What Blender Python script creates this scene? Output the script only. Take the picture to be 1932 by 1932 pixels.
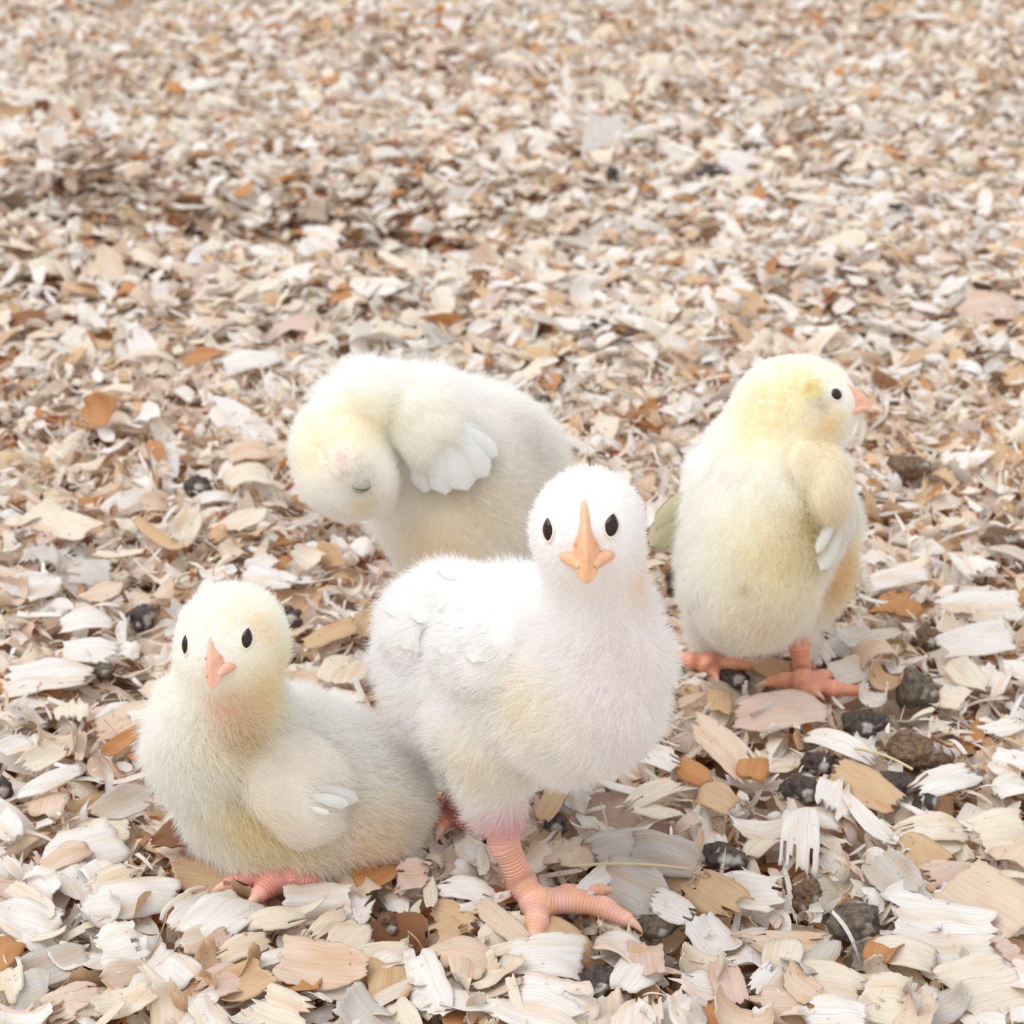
import bpy, math, random
import numpy as np
from mathutils import Vector, Matrix
from mathutils.bvhtree import BVHTree
from mathutils.kdtree import KDTree

for o in list(bpy.data.objects):
    bpy.data.objects.remove(o)
SC = bpy.context.scene
COL = SC.collection
random.seed(7)
RNG = np.random.default_rng(7)

# ---------------------------------------------------------------- camera, world, light, exposure
CAM_H, PITCH, FPX, HALF = 0.267, math.radians(24.6), 3200.0, 966.0
cam = bpy.data.cameras.new('camera')
cam.sensor_width = 36.0
cam.lens = 36.0 * FPX / 1932.0
cam.clip_start, cam.clip_end = 0.02, 100
cam.dof.use_dof = True
cam.dof.focus_distance = 0.385
cam.dof.aperture_fstop = 30.0
cam_ob = bpy.data.objects.new('camera', cam)
COL.objects.link(cam_ob)
cam_ob.location = (0, 0, CAM_H)
cam_ob.rotation_euler = (math.pi / 2 - PITCH, 0, 0)
SC.camera = cam_ob

world = bpy.data.worlds.new('barn_daylight')
SC.world = world
world.use_nodes = True
bg = world.node_tree.nodes['Background']
bg.inputs['Color'].default_value = (0.965, 0.98, 1.0, 1)
bg.inputs['Strength'].default_value = 0.9

sun = bpy.data.lights.new('window_daylight', 'SUN')
sun.energy = 1.55
sun.angle = math.radians(50)
sun.color = (1.0, 0.985, 0.96)
sun_ob = bpy.data.objects.new('window_daylight', sun)
COL.objects.link(sun_ob)
sun_ob.rotation_euler = Vector((0.45, 0.12, -0.88)).to_track_quat('-Z', 'Y').to_euler()

SC.cycles.max_bounces = 15
SC.cycles.diffuse_bounces = 10
SC.cycles.transmission_bounces = 8
SC.view_settings.view_transform = 'Standard'
SC.view_settings.look = 'None'
SC.view_settings.gamma = 1
SC.view_settings.use_curve_mapping = False
SC.view_settings.exposure = 0.10

# ---------------------------------------------------------------- pixel helpers (places on the ground plane, real 3-D)
CP, SP = math.cos(PITCH), math.sin(PITCH)
CAM = np.array([0, 0, CAM_H])

def ray(px, py):
    x, y = (px - HALF) / FPX, -(py - HALF) / FPX
    return np.array([x, CP + y * SP, -SP + y * CP])       # per unit depth

def U(px, py, Y):
    r = ray(px, py)
    return CAM + r * (Y / r[1])

def G(px, py, z=0.0):
    r = ray(px, py)
    return CAM + r * ((z - CAM_H) / r[2])

def depth(p):
    return p[1] * CP - (p[2] - CAM_H) * SP

def mpp(p):
    return depth(p) / FPX                                  # metres per pixel at p

def to_px(p):
    d = depth(p)
    return HALF + p[0] / d * FPX, HALF - (p[1] * SP + (p[2] - CAM_H) * CP) / d * FPX

def srgb(*c):
    c = np.array(c, float) / 255.0
    return np.where(c <= 0.04045, c / 12.92, ((c + 0.055) / 1.055) ** 2.4)

def nrm(v):
    v = np.asarray(v, float)
    return v / max(np.linalg.norm(v), 1e-12)

def smooth(a, b, x):
    t = np.clip((x - a) / (b - a), 0, 1)
    return t * t * (3 - 2 * t)

# ---------------------------------------------------------------- object helpers
def tag(o, label=None, cat=None, group=None, kind=None):
    for k, v in (('label', label), ('category', cat), ('group', group), ('kind', kind)):
        if v:
            o[k] = v
    return o

def empty(name, loc):
    o = bpy.data.objects.new(name, None)
    o.empty_display_size = 0.01
    COL.objects.link(o)
    o.location = Vector(loc)
    return o

def mesh_data(name, V, F, smooth_shade=True, attrs=()):
    V = np.asarray(V, np.float32)
    F = np.asarray(F, np.int32)
    me = bpy.data.meshes.new(name)
    k = F.shape[1]
    me.vertices.add(len(V)); me.vertices.foreach_set('co', V.ravel())
    me.loops.add(F.size); me.loops.foreach_set('vertex_index', F.ravel())
    me.polygons.add(len(F)); me.polygons.foreach_set('loop_start', np.arange(0, F.size, k, dtype=np.int32))
    me.polygons.foreach_set('use_smooth', np.full(len(F), smooth_shade))
    for nm, typ, data in attrs:
        a = me.attributes.new(nm, typ, 'POINT')
        key = {'FLOAT': 'value', 'FLOAT_COLOR': 'color', 'FLOAT_VECTOR': 'vector'}[typ]
        a.data.foreach_set(key, np.asarray(data, np.float32).ravel())
    me.update(calc_edges=True)
    return me

def link(name, me, mat=None, parent=None):
    o = bpy.data.objects.new(name, me)
    COL.objects.link(o)
    if mat is not None and len(me.materials) == 0:
        me.materials.append(mat)
    if parent is not None:
        o.parent = parent
        l = Vector((0, 0, 0)); q = parent
        while q is not None:
            l += q.location; q = q.parent
        o.location = -l                                    # geometry is written in world metres
    return o

def rgba(c):
    return np.concatenate([np.asarray(c, float), np.ones(np.asarray(c).shape[:-1] + (1,))], -1)

# ---------------------------------------------------------------- materials
def new_mat(name):
    m = bpy.data.materials.new(name)
    m.use_nodes = True
    nt = m.node_tree
    for n in list(nt.nodes):
        nt.nodes.remove(n)
    return m, nt, nt.nodes.new('ShaderNodeOutputMaterial')

def N(nt, kind, **kw):
    n = nt.nodes.new(kind)
    for k, v in kw.items():
        if k.startswith('i_'):
            n.inputs[k[2:].replace('_', ' ')].default_value = v
        else:
            setattr(n, k, v)
    return n

def mixc(nt, a, b, fac, mode='MIX'):
    m = N(nt, 'ShaderNodeMix', data_type='RGBA', blend_type=mode)
    for s, v in ((6, a), (7, b), (0, fac)):
        if hasattr(v, 'links'):
            nt.links.new(v, m.inputs[s])
        else:
            m.inputs[s].default_value = v
    return m.outputs[2]

def wood_material(name, per_object):
    m, nt, out = new_mat(name)
    L = nt.links.new
    grain = N(nt, 'ShaderNodeAttribute', attribute_name='grain')
    if per_object:
        info = N(nt, 'ShaderNodeObjectInfo')
        base = info.outputs['Color']
        vec = N(nt, 'ShaderNodeVectorMath', operation='ADD')
        comb = N(nt, 'ShaderNodeCombineXYZ')
        mu = N(nt, 'ShaderNodeMath', operation='MULTIPLY'); mu.inputs[1].default_value = 37.0
        L(info.outputs['Random'], mu.inputs[0]); L(mu.outputs[0], comb.inputs[2])
        L(grain.outputs['Vector'], vec.inputs[0]); L(comb.outputs[0], vec.inputs[1])
        v = vec.outputs[0]
    else:
        base = N(nt, 'ShaderNodeAttribute', attribute_name='col').outputs['Color']
        v = grain.outputs['Vector']
    mp = N(nt, 'ShaderNodeMapping'); mp.inputs['Scale'].default_value = (90, 2600, 1)
    L(v, mp.inputs['Vector'])
    fine = N(nt, 'ShaderNodeTexNoise'); fine.inputs['Scale'].default_value = 1.0; fine.inputs['Detail'].default_value = 3
    L(mp.outputs[0], fine.inputs['Vector'])
    mp2 = N(nt, 'ShaderNodeMapping'); mp2.inputs['Scale'].default_value = (45, 230, 1)
    L(v, mp2.inputs['Vector'])
    band = N(nt, 'ShaderNodeTexNoise'); band.inputs['Scale'].default_value = 1.0; band.inputs['Detail'].default_value = 2
    L(mp2.outputs[0], band.inputs['Vector'])
    mp3 = N(nt, 'ShaderNodeMapping'); mp3.inputs['Scale'].default_value = (420, 420, 1)
    L(v, mp3.inputs['Vector'])
    spot = N(nt, 'ShaderNodeTexNoise'); spot.inputs['Scale'].default_value = 1.0; spot.inputs['Detail'].default_value = 3
    L(mp3.outputs[0], spot.inputs['Vector'])
    r1 = N(nt, 'ShaderNodeMapRange'); r1.inputs[1].default_value = 0.42; r1.inputs[2].default_value = 0.68
    r1.inputs[3].default_value = 0.0; r1.inputs[4].default_value = 0.5
    L(fine.outputs[0], r1.inputs[0])
    c = mixc(nt, base, (0.80, 0.70, 0.60, 1), r1.outputs[0], 'MULTIPLY')
    r2 = N(nt, 'ShaderNodeMapRange'); r2.inputs[1].default_value = 0.5; r2.inputs[2].default_value = 0.72
    r2.inputs[3].default_value = 0.0; r2.inputs[4].default_value = 0.85
    L(band.outputs[0], r2.inputs[0])
    c = mixc(nt, c, (0.93, 0.78, 0.64, 1), r2.outputs[0], 'MULTIPLY')
    r3 = N(nt, 'ShaderNodeMapRange'); r3.inputs[1].default_value = 0.67; r3.inputs[2].default_value = 0.74
    r3.inputs[3].default_value = 0.0; r3.inputs[4].default_value = 0.6
    L(spot.outputs[0], r3.inputs[0])
    c = mixc(nt, c, (0.42, 0.30, 0.22, 1), r3.outputs[0], 'MULTIPLY')
    mp4 = N(nt, 'ShaderNodeMapping'); mp4.inputs['Scale'].default_value = (70, 4200, 1); mp4.inputs['Location'].default_value = (3.1, 7.7, 2.3)
    L(v, mp4.inputs['Vector'])
    crack = N(nt, 'ShaderNodeTexNoise'); crack.inputs['Scale'].default_value = 1.0; crack.inputs['Detail'].default_value = 1
    L(mp4.outputs[0], crack.inputs['Vector'])
    r4 = N(nt, 'ShaderNodeMapRange'); r4.inputs[1].default_value = 0.68; r4.inputs[2].default_value = 0.76
    r4.inputs[3].default_value = 0.0; r4.inputs[4].default_value = 0.5
    L(crack.outputs[0], r4.inputs[0])
    c = mixc(nt, c, (0.45, 0.34, 0.27, 1), r4.outputs[0], 'MULTIPLY')
    bump = N(nt, 'ShaderNodeBump'); bump.inputs['Strength'].default_value = 0.16; bump.inputs['Distance'].default_value = 0.00015
    L(fine.outputs[0], bump.inputs['Height'])
    pb = N(nt, 'ShaderNodeBsdfPrincipled'); pb.inputs['Roughness'].default_value = 0.62
    pb.inputs['Specular IOR Level'].default_value = 0.3
    L(c, pb.inputs['Base Color']); L(bump.outputs[0], pb.inputs['Normal'])
    tr = N(nt, 'ShaderNodeBsdfTranslucent'); L(c, tr.inputs['Color'])
    mx = N(nt, 'ShaderNodeMixShader'); mx.inputs[0].default_value = 0.22
    L(pb.outputs[0], mx.inputs[1]); L(tr.outputs[0], mx.inputs[2]); L(mx.outputs[0], out.inputs['Surface'])
    return m

M_WOOD = wood_material('shaving_wood', True)
M_LITTER = wood_material('litter_wood', False)

def down_material():
    m, nt, out = new_mat('chick_down')
    L = nt.links.new
    a = N(nt, 'ShaderNodeAttribute', attribute_name='col')
    d = N(nt, 'ShaderNodeBsdfDiffuse'); L(a.outputs['Color'], d.inputs['Color'])
    t = N(nt, 'ShaderNodeBsdfTranslucent'); L(a.outputs['Color'], t.inputs['Color'])
    mx = N(nt, 'ShaderNodeMixShader'); mx.inputs[0].default_value = 0.5
    L(d.outputs[0], mx.inputs[1]); L(t.outputs[0], mx.inputs[2]); L(mx.outputs[0], out.inputs['Surface'])
    return m
M_DOWN = down_material()

def body_material():
    m, nt, out = new_mat('chick_skin')
    L = nt.links.new
    a = N(nt, 'ShaderNodeAttribute', attribute_name='col')
    lg = N(nt, 'ShaderNodeAttribute', attribute_name='leg')
    lu = N(nt, 'ShaderNodeAttribute', attribute_name='leg_run')
    ms = N(nt, 'ShaderNodeMath', operation='MULTIPLY'); ms.inputs[1].default_value = 2 * math.pi / 0.0020
    L(lu.outputs['Fac'], ms.inputs[0])
    sn = N(nt, 'ShaderNodeMath', operation='SINE'); L(ms.outputs[0], sn.inputs[0])
    ab = N(nt, 'ShaderNodeMath', operation='ABSOLUTE'); L(sn.outputs[0], ab.inputs[0])
    bm = N(nt, 'ShaderNodeBump'); bm.inputs['Distance'].default_value = 0.00022
    L(lg.outputs['Fac'], bm.inputs['Strength']); L(ab.outputs[0], bm.inputs['Height'])
    r = N(nt, 'ShaderNodeMapRange'); r.inputs[3].default_value = 0.24; r.inputs[4].default_value = 0.0
    L(ab.outputs[0], r.inputs[0])
    mu = N(nt, 'ShaderNodeMath', operation='MULTIPLY'); L(r.outputs[0], mu.inputs[0]); L(lg.outputs['Fac'], mu.inputs[1])
    c = mixc(nt, a.outputs['Color'], (0.95, 0.70, 0.56, 1), mu.outputs[0])
    pb = N(nt, 'ShaderNodeBsdfPrincipled'); pb.inputs['Roughness'].default_value = 0.42
    pb.inputs['Subsurface Weight'].default_value = 0.25
    pb.inputs['Subsurface Radius'].default_value = (0.004, 0.0015, 0.001)
    pb.inputs['Subsurface Scale'].default_value = 0.6
    rr = N(nt, 'ShaderNodeMapRange'); rr.inputs[3].default_value = 0.9; rr.inputs[4].default_value = 0.4
    L(lg.outputs['Fac'], rr.inputs[0]); L(rr.outputs[0], pb.inputs['Roughness'])
    L(c, pb.inputs['Base Color']); L(bm.outputs[0], pb.inputs['Normal']); L(pb.outputs[0], out.inputs['Surface'])
    return m
M_BODY = body_material()

def plain(name, col, rough=0.5, sss=0.0, noise=0.0, nscale=600, spec=0.5, trans=0.0):
    m, nt, out = new_mat(name)
    L = nt.links.new
    pb = N(nt, 'ShaderNodeBsdfPrincipled'); pb.inputs['Roughness'].default_value = rough
    pb.inputs['Specular IOR Level'].default_value = spec
    c4 = tuple(col) + (1,)
    pb.inputs['Base Color'].default_value = c4
    if sss:
        pb.inputs['Subsurface Weight'].default_value = sss
        pb.inputs['Subsurface Radius'].default_value = (0.003, 0.0015, 0.001)
        pb.inputs['Subsurface Scale'].default_value = 0.6
    if noise:
        tc = N(nt, 'ShaderNodeTexCoord')
        nz = N(nt, 'ShaderNodeTexNoise'); nz.inputs['Scale'].default_value = nscale; nz.inputs['Detail'].default_value = 4
        L(tc.outputs['Object'], nz.inputs['Vector'])
        r = N(nt, 'ShaderNodeMapRange'); r.inputs[1].default_value = 0.35; r.inputs[2].default_value = 0.7
        L(nz.outputs[0], r.inputs[0])
        c = mixc(nt, c4, tuple(np.clip(np.array(col) * (1 - noise), 0, 1)) + (1,), r.outputs[0])
        L(c, pb.inputs['Base Color'])
        b = N(nt, 'ShaderNodeBump'); b.inputs['Strength'].default_value = 0.3; b.inputs['Distance'].default_value = 0.0004
        L(nz.outputs[0], b.inputs['Height']); L(b.outputs[0], pb.inputs['Normal'])
    if trans:
        t = N(nt, 'ShaderNodeBsdfTranslucent'); t.inputs['Color'].default_value = c4
        mx = N(nt, 'ShaderNodeMixShader'); mx.inputs[0].default_value = trans
        L(pb.outputs[0], mx.inputs[1]); L(t.outputs[0], mx.inputs[2]); L(mx.outputs[0], out.inputs['Surface'])
    else:
        L(pb.outputs[0], out.inputs['Surface'])
    return m

M_BEAK = plain('beak_horn', srgb(244, 190, 150), 0.35, 0.3, 0.12, 500)
M_BEAK2 = plain('beak_pink_horn', srgb(244, 192, 166), 0.4, 0.3, 0.12, 500)
M_NOSTRIL = plain('nostril_skin', srgb(222, 150, 112), 0.6)
M_EYE = plain('eye_dark', srgb(38, 18, 14), 0.06)
M_LID = plain('eyelid_skin', srgb(246, 232, 220), 0.7, 0.2)
M_LIDGREY = plain('eyelid_grey_skin', srgb(196, 192, 180), 0.7, 0.0, 0.35, 1500)
M_SLIT = plain('eyelid_edge', srgb(88, 84, 62), 0.6)
M_CLAW = plain('claw_horn', srgb(232, 190, 165), 0.4)
M_FEATHER = plain('white_feather', srgb(250, 250, 248), 0.75, 0, 0.05, 900, 0.2, 0.35)
M_FEATHER_SHADED = plain('shaded_olive_feather', srgb(220, 214, 178), 0.75, 0, 0.12, 900, 0.2, 0.3)  # olive cream copy of the feather, shade on the far wing painted in

def dropping_material(name, c1, c2, white):
    m, nt, out = new_mat(name)
    L = nt.links.new
    tc = N(nt, 'ShaderNodeTexCoord')
    nz = N(nt, 'ShaderNodeTexNoise'); nz.inputs['Scale'].default_value = 700; nz.inputs['Detail'].default_value = 5
    L(tc.outputs['Object'], nz.inputs['Vector'])
    r = N(nt, 'ShaderNodeMapRange'); r.inputs[1].default_value = 0.35; r.inputs[2].default_value = 0.65
    L(nz.outputs[0], r.inputs[0])
    c = mixc(nt, tuple(c1) + (1,), tuple(c2) + (1,), r.outputs[0])
    n2 = N(nt, 'ShaderNodeTexNoise'); n2.inputs['Scale'].default_value = 150; n2.inputs['Detail'].default_value = 2
    L(tc.outputs['Object'], n2.inputs['Vector'])
    r2 = N(nt, 'ShaderNodeMapRange'); r2.inputs[1].default_value = 0.62 - 0.1 * white; r2.inputs[2].default_value = 0.70 - 0.1 * white
    r2.inputs[4].default_value = 0.75
    L(n2.outputs[0], r2.inputs[0])
    c = mixc(nt, c, (0.6, 0.57, 0.52, 1), r2.outputs[0])
    b = N(nt, 'ShaderNodeBump'); b.inputs['Strength'].default_value = 0.8; b.inputs['Distance'].default_value = 0.0008
    L(nz.outputs[0], b.inputs['Height'])
    pb = N(nt, 'ShaderNodeBsdfPrincipled'); pb.inputs['Roughness'].default_value = 0.75
    L(c, pb.inputs['Base Color']); L(b.outputs[0], pb.inputs['Normal']); L(pb.outputs[0], out.inputs['Surface'])
    return m
M_DROP = [dropping_material('dropping_grey', srgb(120, 106, 90), srgb(72, 62, 54), 0.2),
          dropping_material('dropping_dark', srgb(92, 78, 72), srgb(44, 36, 36), 0.6),
          dropping_material('dropping_brown', srgb(130, 100, 74), srgb(72, 52, 40), 0.3)]

# ---------------------------------------------------------------- ground relief
def gz(x, y):
    far = smooth(0.55, 1.0, y)
    z = far * (0.006 * np.sin(x * 9.1 + y * 4.3 + 1.0) + 0.005 * np.sin(x * -5.7 + y * 11.0) + 0.003 * np.sin(x * 21 + y * 17))
    # shallow trough running across the far left of the litter
    cy = 1.10 - 0.28 * (x + 0.36)
    t = (y - cy) / 0.075
    side = smooth(0.06, -0.12, x)
    z = z - 0.030 * side * np.exp(-t * t) + 0.016 * side * np.exp(-((y - cy + 0.15) / 0.07) ** 2)
    return z

# floor of the barn under the litter
def floor_material():
    m, nt, out = new_mat('floor_litter_base')
    L = nt.links.new
    tc = N(nt, 'ShaderNodeTexCoord')
    vo = N(nt, 'ShaderNodeTexVoronoi'); vo.inputs['Scale'].default_value = 75
    L(tc.outputs['Object'], vo.inputs['Vector'])
    cr = N(nt, 'ShaderNodeValToRGB')
    cr.color_ramp.elements[0].color = (0.30, 0.17, 0.09, 1)
    cr.color_ramp.elements[1].color = (0.78, 0.68, 0.56, 1)
    sp = N(nt, 'ShaderNodeSeparateColor'); L(vo.outputs['Color'], sp.inputs[0]); L(sp.outputs[0], cr.inputs[0])
    bm = N(nt, 'ShaderNodeBump'); bm.inputs['Strength'].default_value = 0.8; bm.inputs['Distance'].default_value = 0.004
    L(vo.outputs['Distance'], bm.inputs['Height'])
    pb = N(nt, 'ShaderNodeBsdfPrincipled'); pb.inputs['Roughness'].default_value = 0.9
    L(cr.outputs[0], pb.inputs['Base Color']); L(bm.outputs[0], pb.inputs['Normal']); L(pb.outputs[0], out.inputs['Surface'])
    return m
gx = np.concatenate([[-8, -3], np.linspace(-1.2, 1.2, 49), [3, 8]])
gy = np.concatenate([[-3, -0.5], np.linspace(0.0, 2.6, 66), [4, 12]])
X, Y = np.meshgrid(gx, gy, indexing='ij')
Z = gz(X, Y) - 0.011
V = np.stack([X, Y, Z], -1).reshape(-1, 3)
I = np.arange(V.shape[0]).reshape(X.shape)
F = np.stack([I[:-1, :-1], I[1:, :-1], I[1:, 1:], I[:-1, 1:]], -1).reshape(-1, 4)
floor = link('floor', mesh_data('floor', V, F), floor_material())
tag(floor, 'barn floor under the deep bed of wood shavings', 'floor', kind='structure')

# ---------------------------------------------------------------- wood shavings
TONES = {
    'white': srgb(243, 240, 237), 'cream': srgb(239, 230, 215), 'peach': srgb(232, 213, 194), 'pink': srgb(226, 204, 192),
    'tan': srgb(220, 190, 154), 'orange': srgb(206, 152, 102), 'brown': srgb(150, 106, 76), 'grey': srgb(214, 208, 202)}

def shaving_shape(L, W, bend, twist=0.0, cross=0.0, tape=(0.3, 0.3), fringe=0.15, rough=0.08, nu=10, nv=6, thick=0.0, rng=RNG, slits=0.0, skew=0.0):
    """A curled wood shaving around the origin: length on X (along the grain), normal on Z."""
    u = np.linspace(0, 1, nu + 1)[:, None] * np.ones((1, nv + 1))
    v = np.linspace(-0.5, 0.5, nv + 1)[None, :] * np.ones((nu + 1, 1))
    prof = np.ones((nu + 1, 1))
    prof *= 1 - tape[0] * (1 - np.clip(u[:, :1] / 0.45, 0, 1)) ** 1.6
    prof *= 1 - tape[1] * (1 - np.clip((1 - u[:, :1]) / 0.45, 0, 1)) ** 1.6
    n1 = rng.normal(0, rough, (nu + 1, 1)); n2 = rng.normal(0, rough, (nu + 1, 1))
    yy = v * W * prof + np.where(v > 0, v * n1, v * n2) * W * 0.9
    e0 = rng.random(nv + 1) * fringe; e1 = rng.random(nv + 1) * fringe
    uu = u + e0[None, :] * np.clip(1 - u / 0.35, 0, 1) ** 2 - e1[None, :] * np.clip(1 - (1 - u) / 0.35, 0, 1) ** 2
    s = (uu - 0.5) * L + skew * yy
    A = bend if abs(bend) > 0.02 else 0.02
    R = L / A
    ang = s / R
    x = R * np.sin(ang)
    z = R * (1 - np.cos(ang))
    nx, nz = -np.sin(ang), np.cos(ang)
    zc = cross * yy * yy / max(W, 1e-6) + 0.04 * W * np.sin(u * 9 + v * 7 + rng.random() * 6)
    tw = twist * (u - 0.5)
    y2 = yy * np.cos(tw) - zc * np.sin(tw)
    zz = yy * np.sin(tw) + zc * np.cos(tw)
    P = np.stack([x + nx * zz, y2, z + nz * zz], -1)
    g = np.stack([uu * L, yy, np.full_like(yy, rng.random() * 50)], -1)
    mask = np.ones((nu, nv), bool)
    if slits:
        ne = max(1, int(nu * 0.35))
        for j in range(nv):
            if rng.random() < slits:
                if rng.random() < 0.5:
                    mask[:rng.integers(1, ne + 1), j] = False
                else:
                    mask[nu - rng.integers(1, ne + 1):, j] = False
    I = np.arange((nu + 1) * (nv + 1)).reshape(nu + 1, nv + 1)
    F = np.stack([I[:-1, :-1], I[1:, :-1], I[1:, 1:], I[:-1, 1:]], -1)[mask]
    V = P.reshape(-1, 3); g = g.reshape(-1, 3)
    V = V - V.mean(0)
    if thick:
        off = np.stack([nx, np.zeros_like(nx), nz], -1).reshape(-1, 3) * thick
        n = len(V)
        cnt = {}
        for q in F:
            for a, b in ((0, 1), (1, 2), (2, 3), (3, 0)):
                cnt[(q[a], q[b])] = 1
        rim = [(b, a, a + n, b + n) for (a, b) in cnt if (b, a) not in cnt]
        F = np.concatenate([F, F[:, ::-1] + n, np.array(rim)])
        V = np.concatenate([V + off * 0.5, V - off * 0.5]); g = np.concatenate([g, g])
    return V, F, g

def litter_layer(n, region, protos, zlo, zhi, tilt, size, tones, probs, rng, pz=1.0):
    """many loose shavings of one layer as raw arrays"""
    (x0, x1, y0, y1), widen = region
    VV, FF, GG, CC = [], [], [], []
    base = 0
    pick = rng.integers(0, len(protos), n)
    y = y0 + (y1 - y0) * rng.random(n) ** pz
    half = x1 + widen * (y - y0)
    x = (rng.random(n) * 2 - 1) * half
    z = gz(x, y) + zlo + (zhi - zlo) * rng.random(n)
    yaw = rng.random(n) * 2 * np.pi
    sc = size * np.exp(rng.normal(0, 0.33, n))
    tx, ty = rng.normal(0, tilt, n), rng.normal(0, tilt, n)
    flip = np.where(rng.random(n) < 0.5, -1.0, 1.0)
    tone = rng.choice(len(tones), n, p=np.array(probs) / np.sum(probs))
    # shade of the far trough, painted brown into the shavings' colour
    cy = 1.10 - 0.28 * (x + 0.36)
    trough_shade = (np.abs(y - cy) < 0.07 + 0.03 * np.sin(x * 40)) & (x < -0.04) & (rng.random(n) < 0.5)
    col = np.array([TONES[t] for t in tones])[tone] * 1.0 * np.exp(rng.normal(0, 0.05, (n, 1)))
    col[trough_shade] *= np.array([0.55, 0.44, 0.36])
    for k, (pv, pf, pg) in enumerate(protos):
        ids = np.nonzero(pick == k)[0]
        m = len(ids)
        if not m:
            continue
        P = pv[None] * sc[ids, None, None]
        P = P * np.stack([np.ones(m), np.ones(m), flip[ids]], -1)[:, None, :]
        # tilt about x then y then yaw
        c, s = np.cos(tx[ids])[:, None], np.sin(tx[ids])[:, None]
        P = np.stack([P[..., 0], P[..., 1] * c - P[..., 2] * s, P[..., 1] * s + P[..., 2] * c], -1)
        c, s = np.cos(ty[ids])[:, None], np.sin(ty[ids])[:, None]
        P = np.stack([P[..., 0] * c + P[..., 2] * s, P[..., 1], -P[..., 0] * s + P[..., 2] * c], -1)
        c, s = np.cos(yaw[ids])[:, None], np.sin(yaw[ids])[:, None]
        P = np.stack([P[..., 0] * c - P[..., 1] * s, P[..., 0] * s + P[..., 1] * c, P[..., 2]], -1)
        P += np.stack([x[ids], y[ids], z[ids]], -1)[:, None, :]
        nv_ = pv.shape[0]
        g = np.repeat(pg[None], m, 0).copy(); g[..., 2] += rng.random(m)[:, None] * 90
        VV.append(P.reshape(-1, 3)); GG.append(g.reshape(-1, 3))
        CC.append(np.repeat(rgba(np.clip(col[ids], 0, 0.97))[:, None, :], nv_, 1).reshape(-1, 4))
        FF.append((pf[None] + (base + np.arange(m) * nv_)[:, None, None]).reshape(-1, pf.shape[1]))
        base += m * nv_
    return np.concatenate(VV), np.concatenate(FF), np.concatenate(GG), np.concatenate(CC)

def protos(n, nu, nv, rng, thick=0.0):
    P = []
    for i in range(n):
        Lm = rng.uniform(0.8, 1.35) * 0.018
        Wm = rng.uniform(0.35, 0.85) * 0.013 if rng.random() < 0.66 else rng.uniform(0.0012, 0.0032)
        curl = rng.choice([rng.uniform(0.1, 0.9), rng.uniform(0.9, 2.2), rng.uniform(2.5, 5.0)], p=[0.45, 0.43, 0.12])
        P.append(shaving_shape(Lm, Wm, curl, rng.normal(0, 0.5), rng.normal(0, 0.5), (rng.uniform(0, 0.9), rng.uniform(0, 0.9)),
                               rng.uniform(0.05, 0.28), 0.045, nu, nv, thick, rng, 0.14 if nv > 3 else 0.0, rng.normal(0, 0.3)))
    return P

rngL = np.random.default_rng(11)
thin_p = [shaving_shape(0.016 * rngL.uniform(.6, 1.3), rngL.uniform(.0006, .0022), rngL.uniform(-1.6, 1.6), rngL.normal(0, 1.2), 0, (rngL.uniform(0, .9), rngL.uniform(0, .9)), .1, .03, 6, 1, 0, rngL) for i in range(24)]
near_p, mid_p, far_p = protos(48, 6, 5, rngL), protos(40, 5, 3, rngL), protos(40, 3, 2, rngL)
ALL = ['white', 'cream', 'peach', 'pink', 'tan', 'orange', 'brown', 'grey']
low = [0.3, 0.9, 1.8, 0.3, 2.6, 2.2, 1.8, 0.1]  # browner tones: warm shade of the gaps put into the lower layer's colour
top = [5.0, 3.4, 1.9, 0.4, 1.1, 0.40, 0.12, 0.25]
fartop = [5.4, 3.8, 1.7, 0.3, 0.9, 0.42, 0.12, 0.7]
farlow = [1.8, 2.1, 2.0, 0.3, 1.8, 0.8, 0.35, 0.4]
near_r = ((-0.3, 0.30, 0.24, 0.74), 0.24)
mid_r = ((-0.48, 0.48, 0.74, 1.35), 0.42)
far_r = ((-0.75, 0.75, 1.35, 3.0), 0.55)
parts = [
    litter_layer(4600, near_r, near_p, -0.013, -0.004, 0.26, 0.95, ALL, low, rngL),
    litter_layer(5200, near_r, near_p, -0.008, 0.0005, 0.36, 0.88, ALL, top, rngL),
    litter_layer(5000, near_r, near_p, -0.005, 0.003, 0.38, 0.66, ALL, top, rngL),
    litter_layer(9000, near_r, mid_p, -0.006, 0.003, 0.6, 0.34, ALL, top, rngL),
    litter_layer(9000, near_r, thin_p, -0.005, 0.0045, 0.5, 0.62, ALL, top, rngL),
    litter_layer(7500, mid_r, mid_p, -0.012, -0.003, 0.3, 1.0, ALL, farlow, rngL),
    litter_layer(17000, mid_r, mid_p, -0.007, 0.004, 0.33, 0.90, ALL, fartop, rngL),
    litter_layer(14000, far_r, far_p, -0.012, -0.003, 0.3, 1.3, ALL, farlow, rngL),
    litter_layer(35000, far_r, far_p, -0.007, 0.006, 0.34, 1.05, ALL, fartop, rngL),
]
off = 0
Vs, Fs, Gs, Cs = [], [], [], []
for v, f, g, c in parts:
    Vs.append(v); Fs.append(f + off); Gs.append(g); Cs.append(c); off += len(v)
litter = link('wood_shavings', mesh_data('wood_shavings', np.concatenate(Vs), np.concatenate(Fs), True,
              [('col', 'FLOAT_COLOR', np.concatenate(Cs)), ('grain', 'FLOAT_VECTOR', np.concatenate(Gs))]), M_LITTER)
tag(litter, 'deep bed of small pale wood shavings spread over the whole barn floor', 'bedding', kind='stuff')

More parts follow.
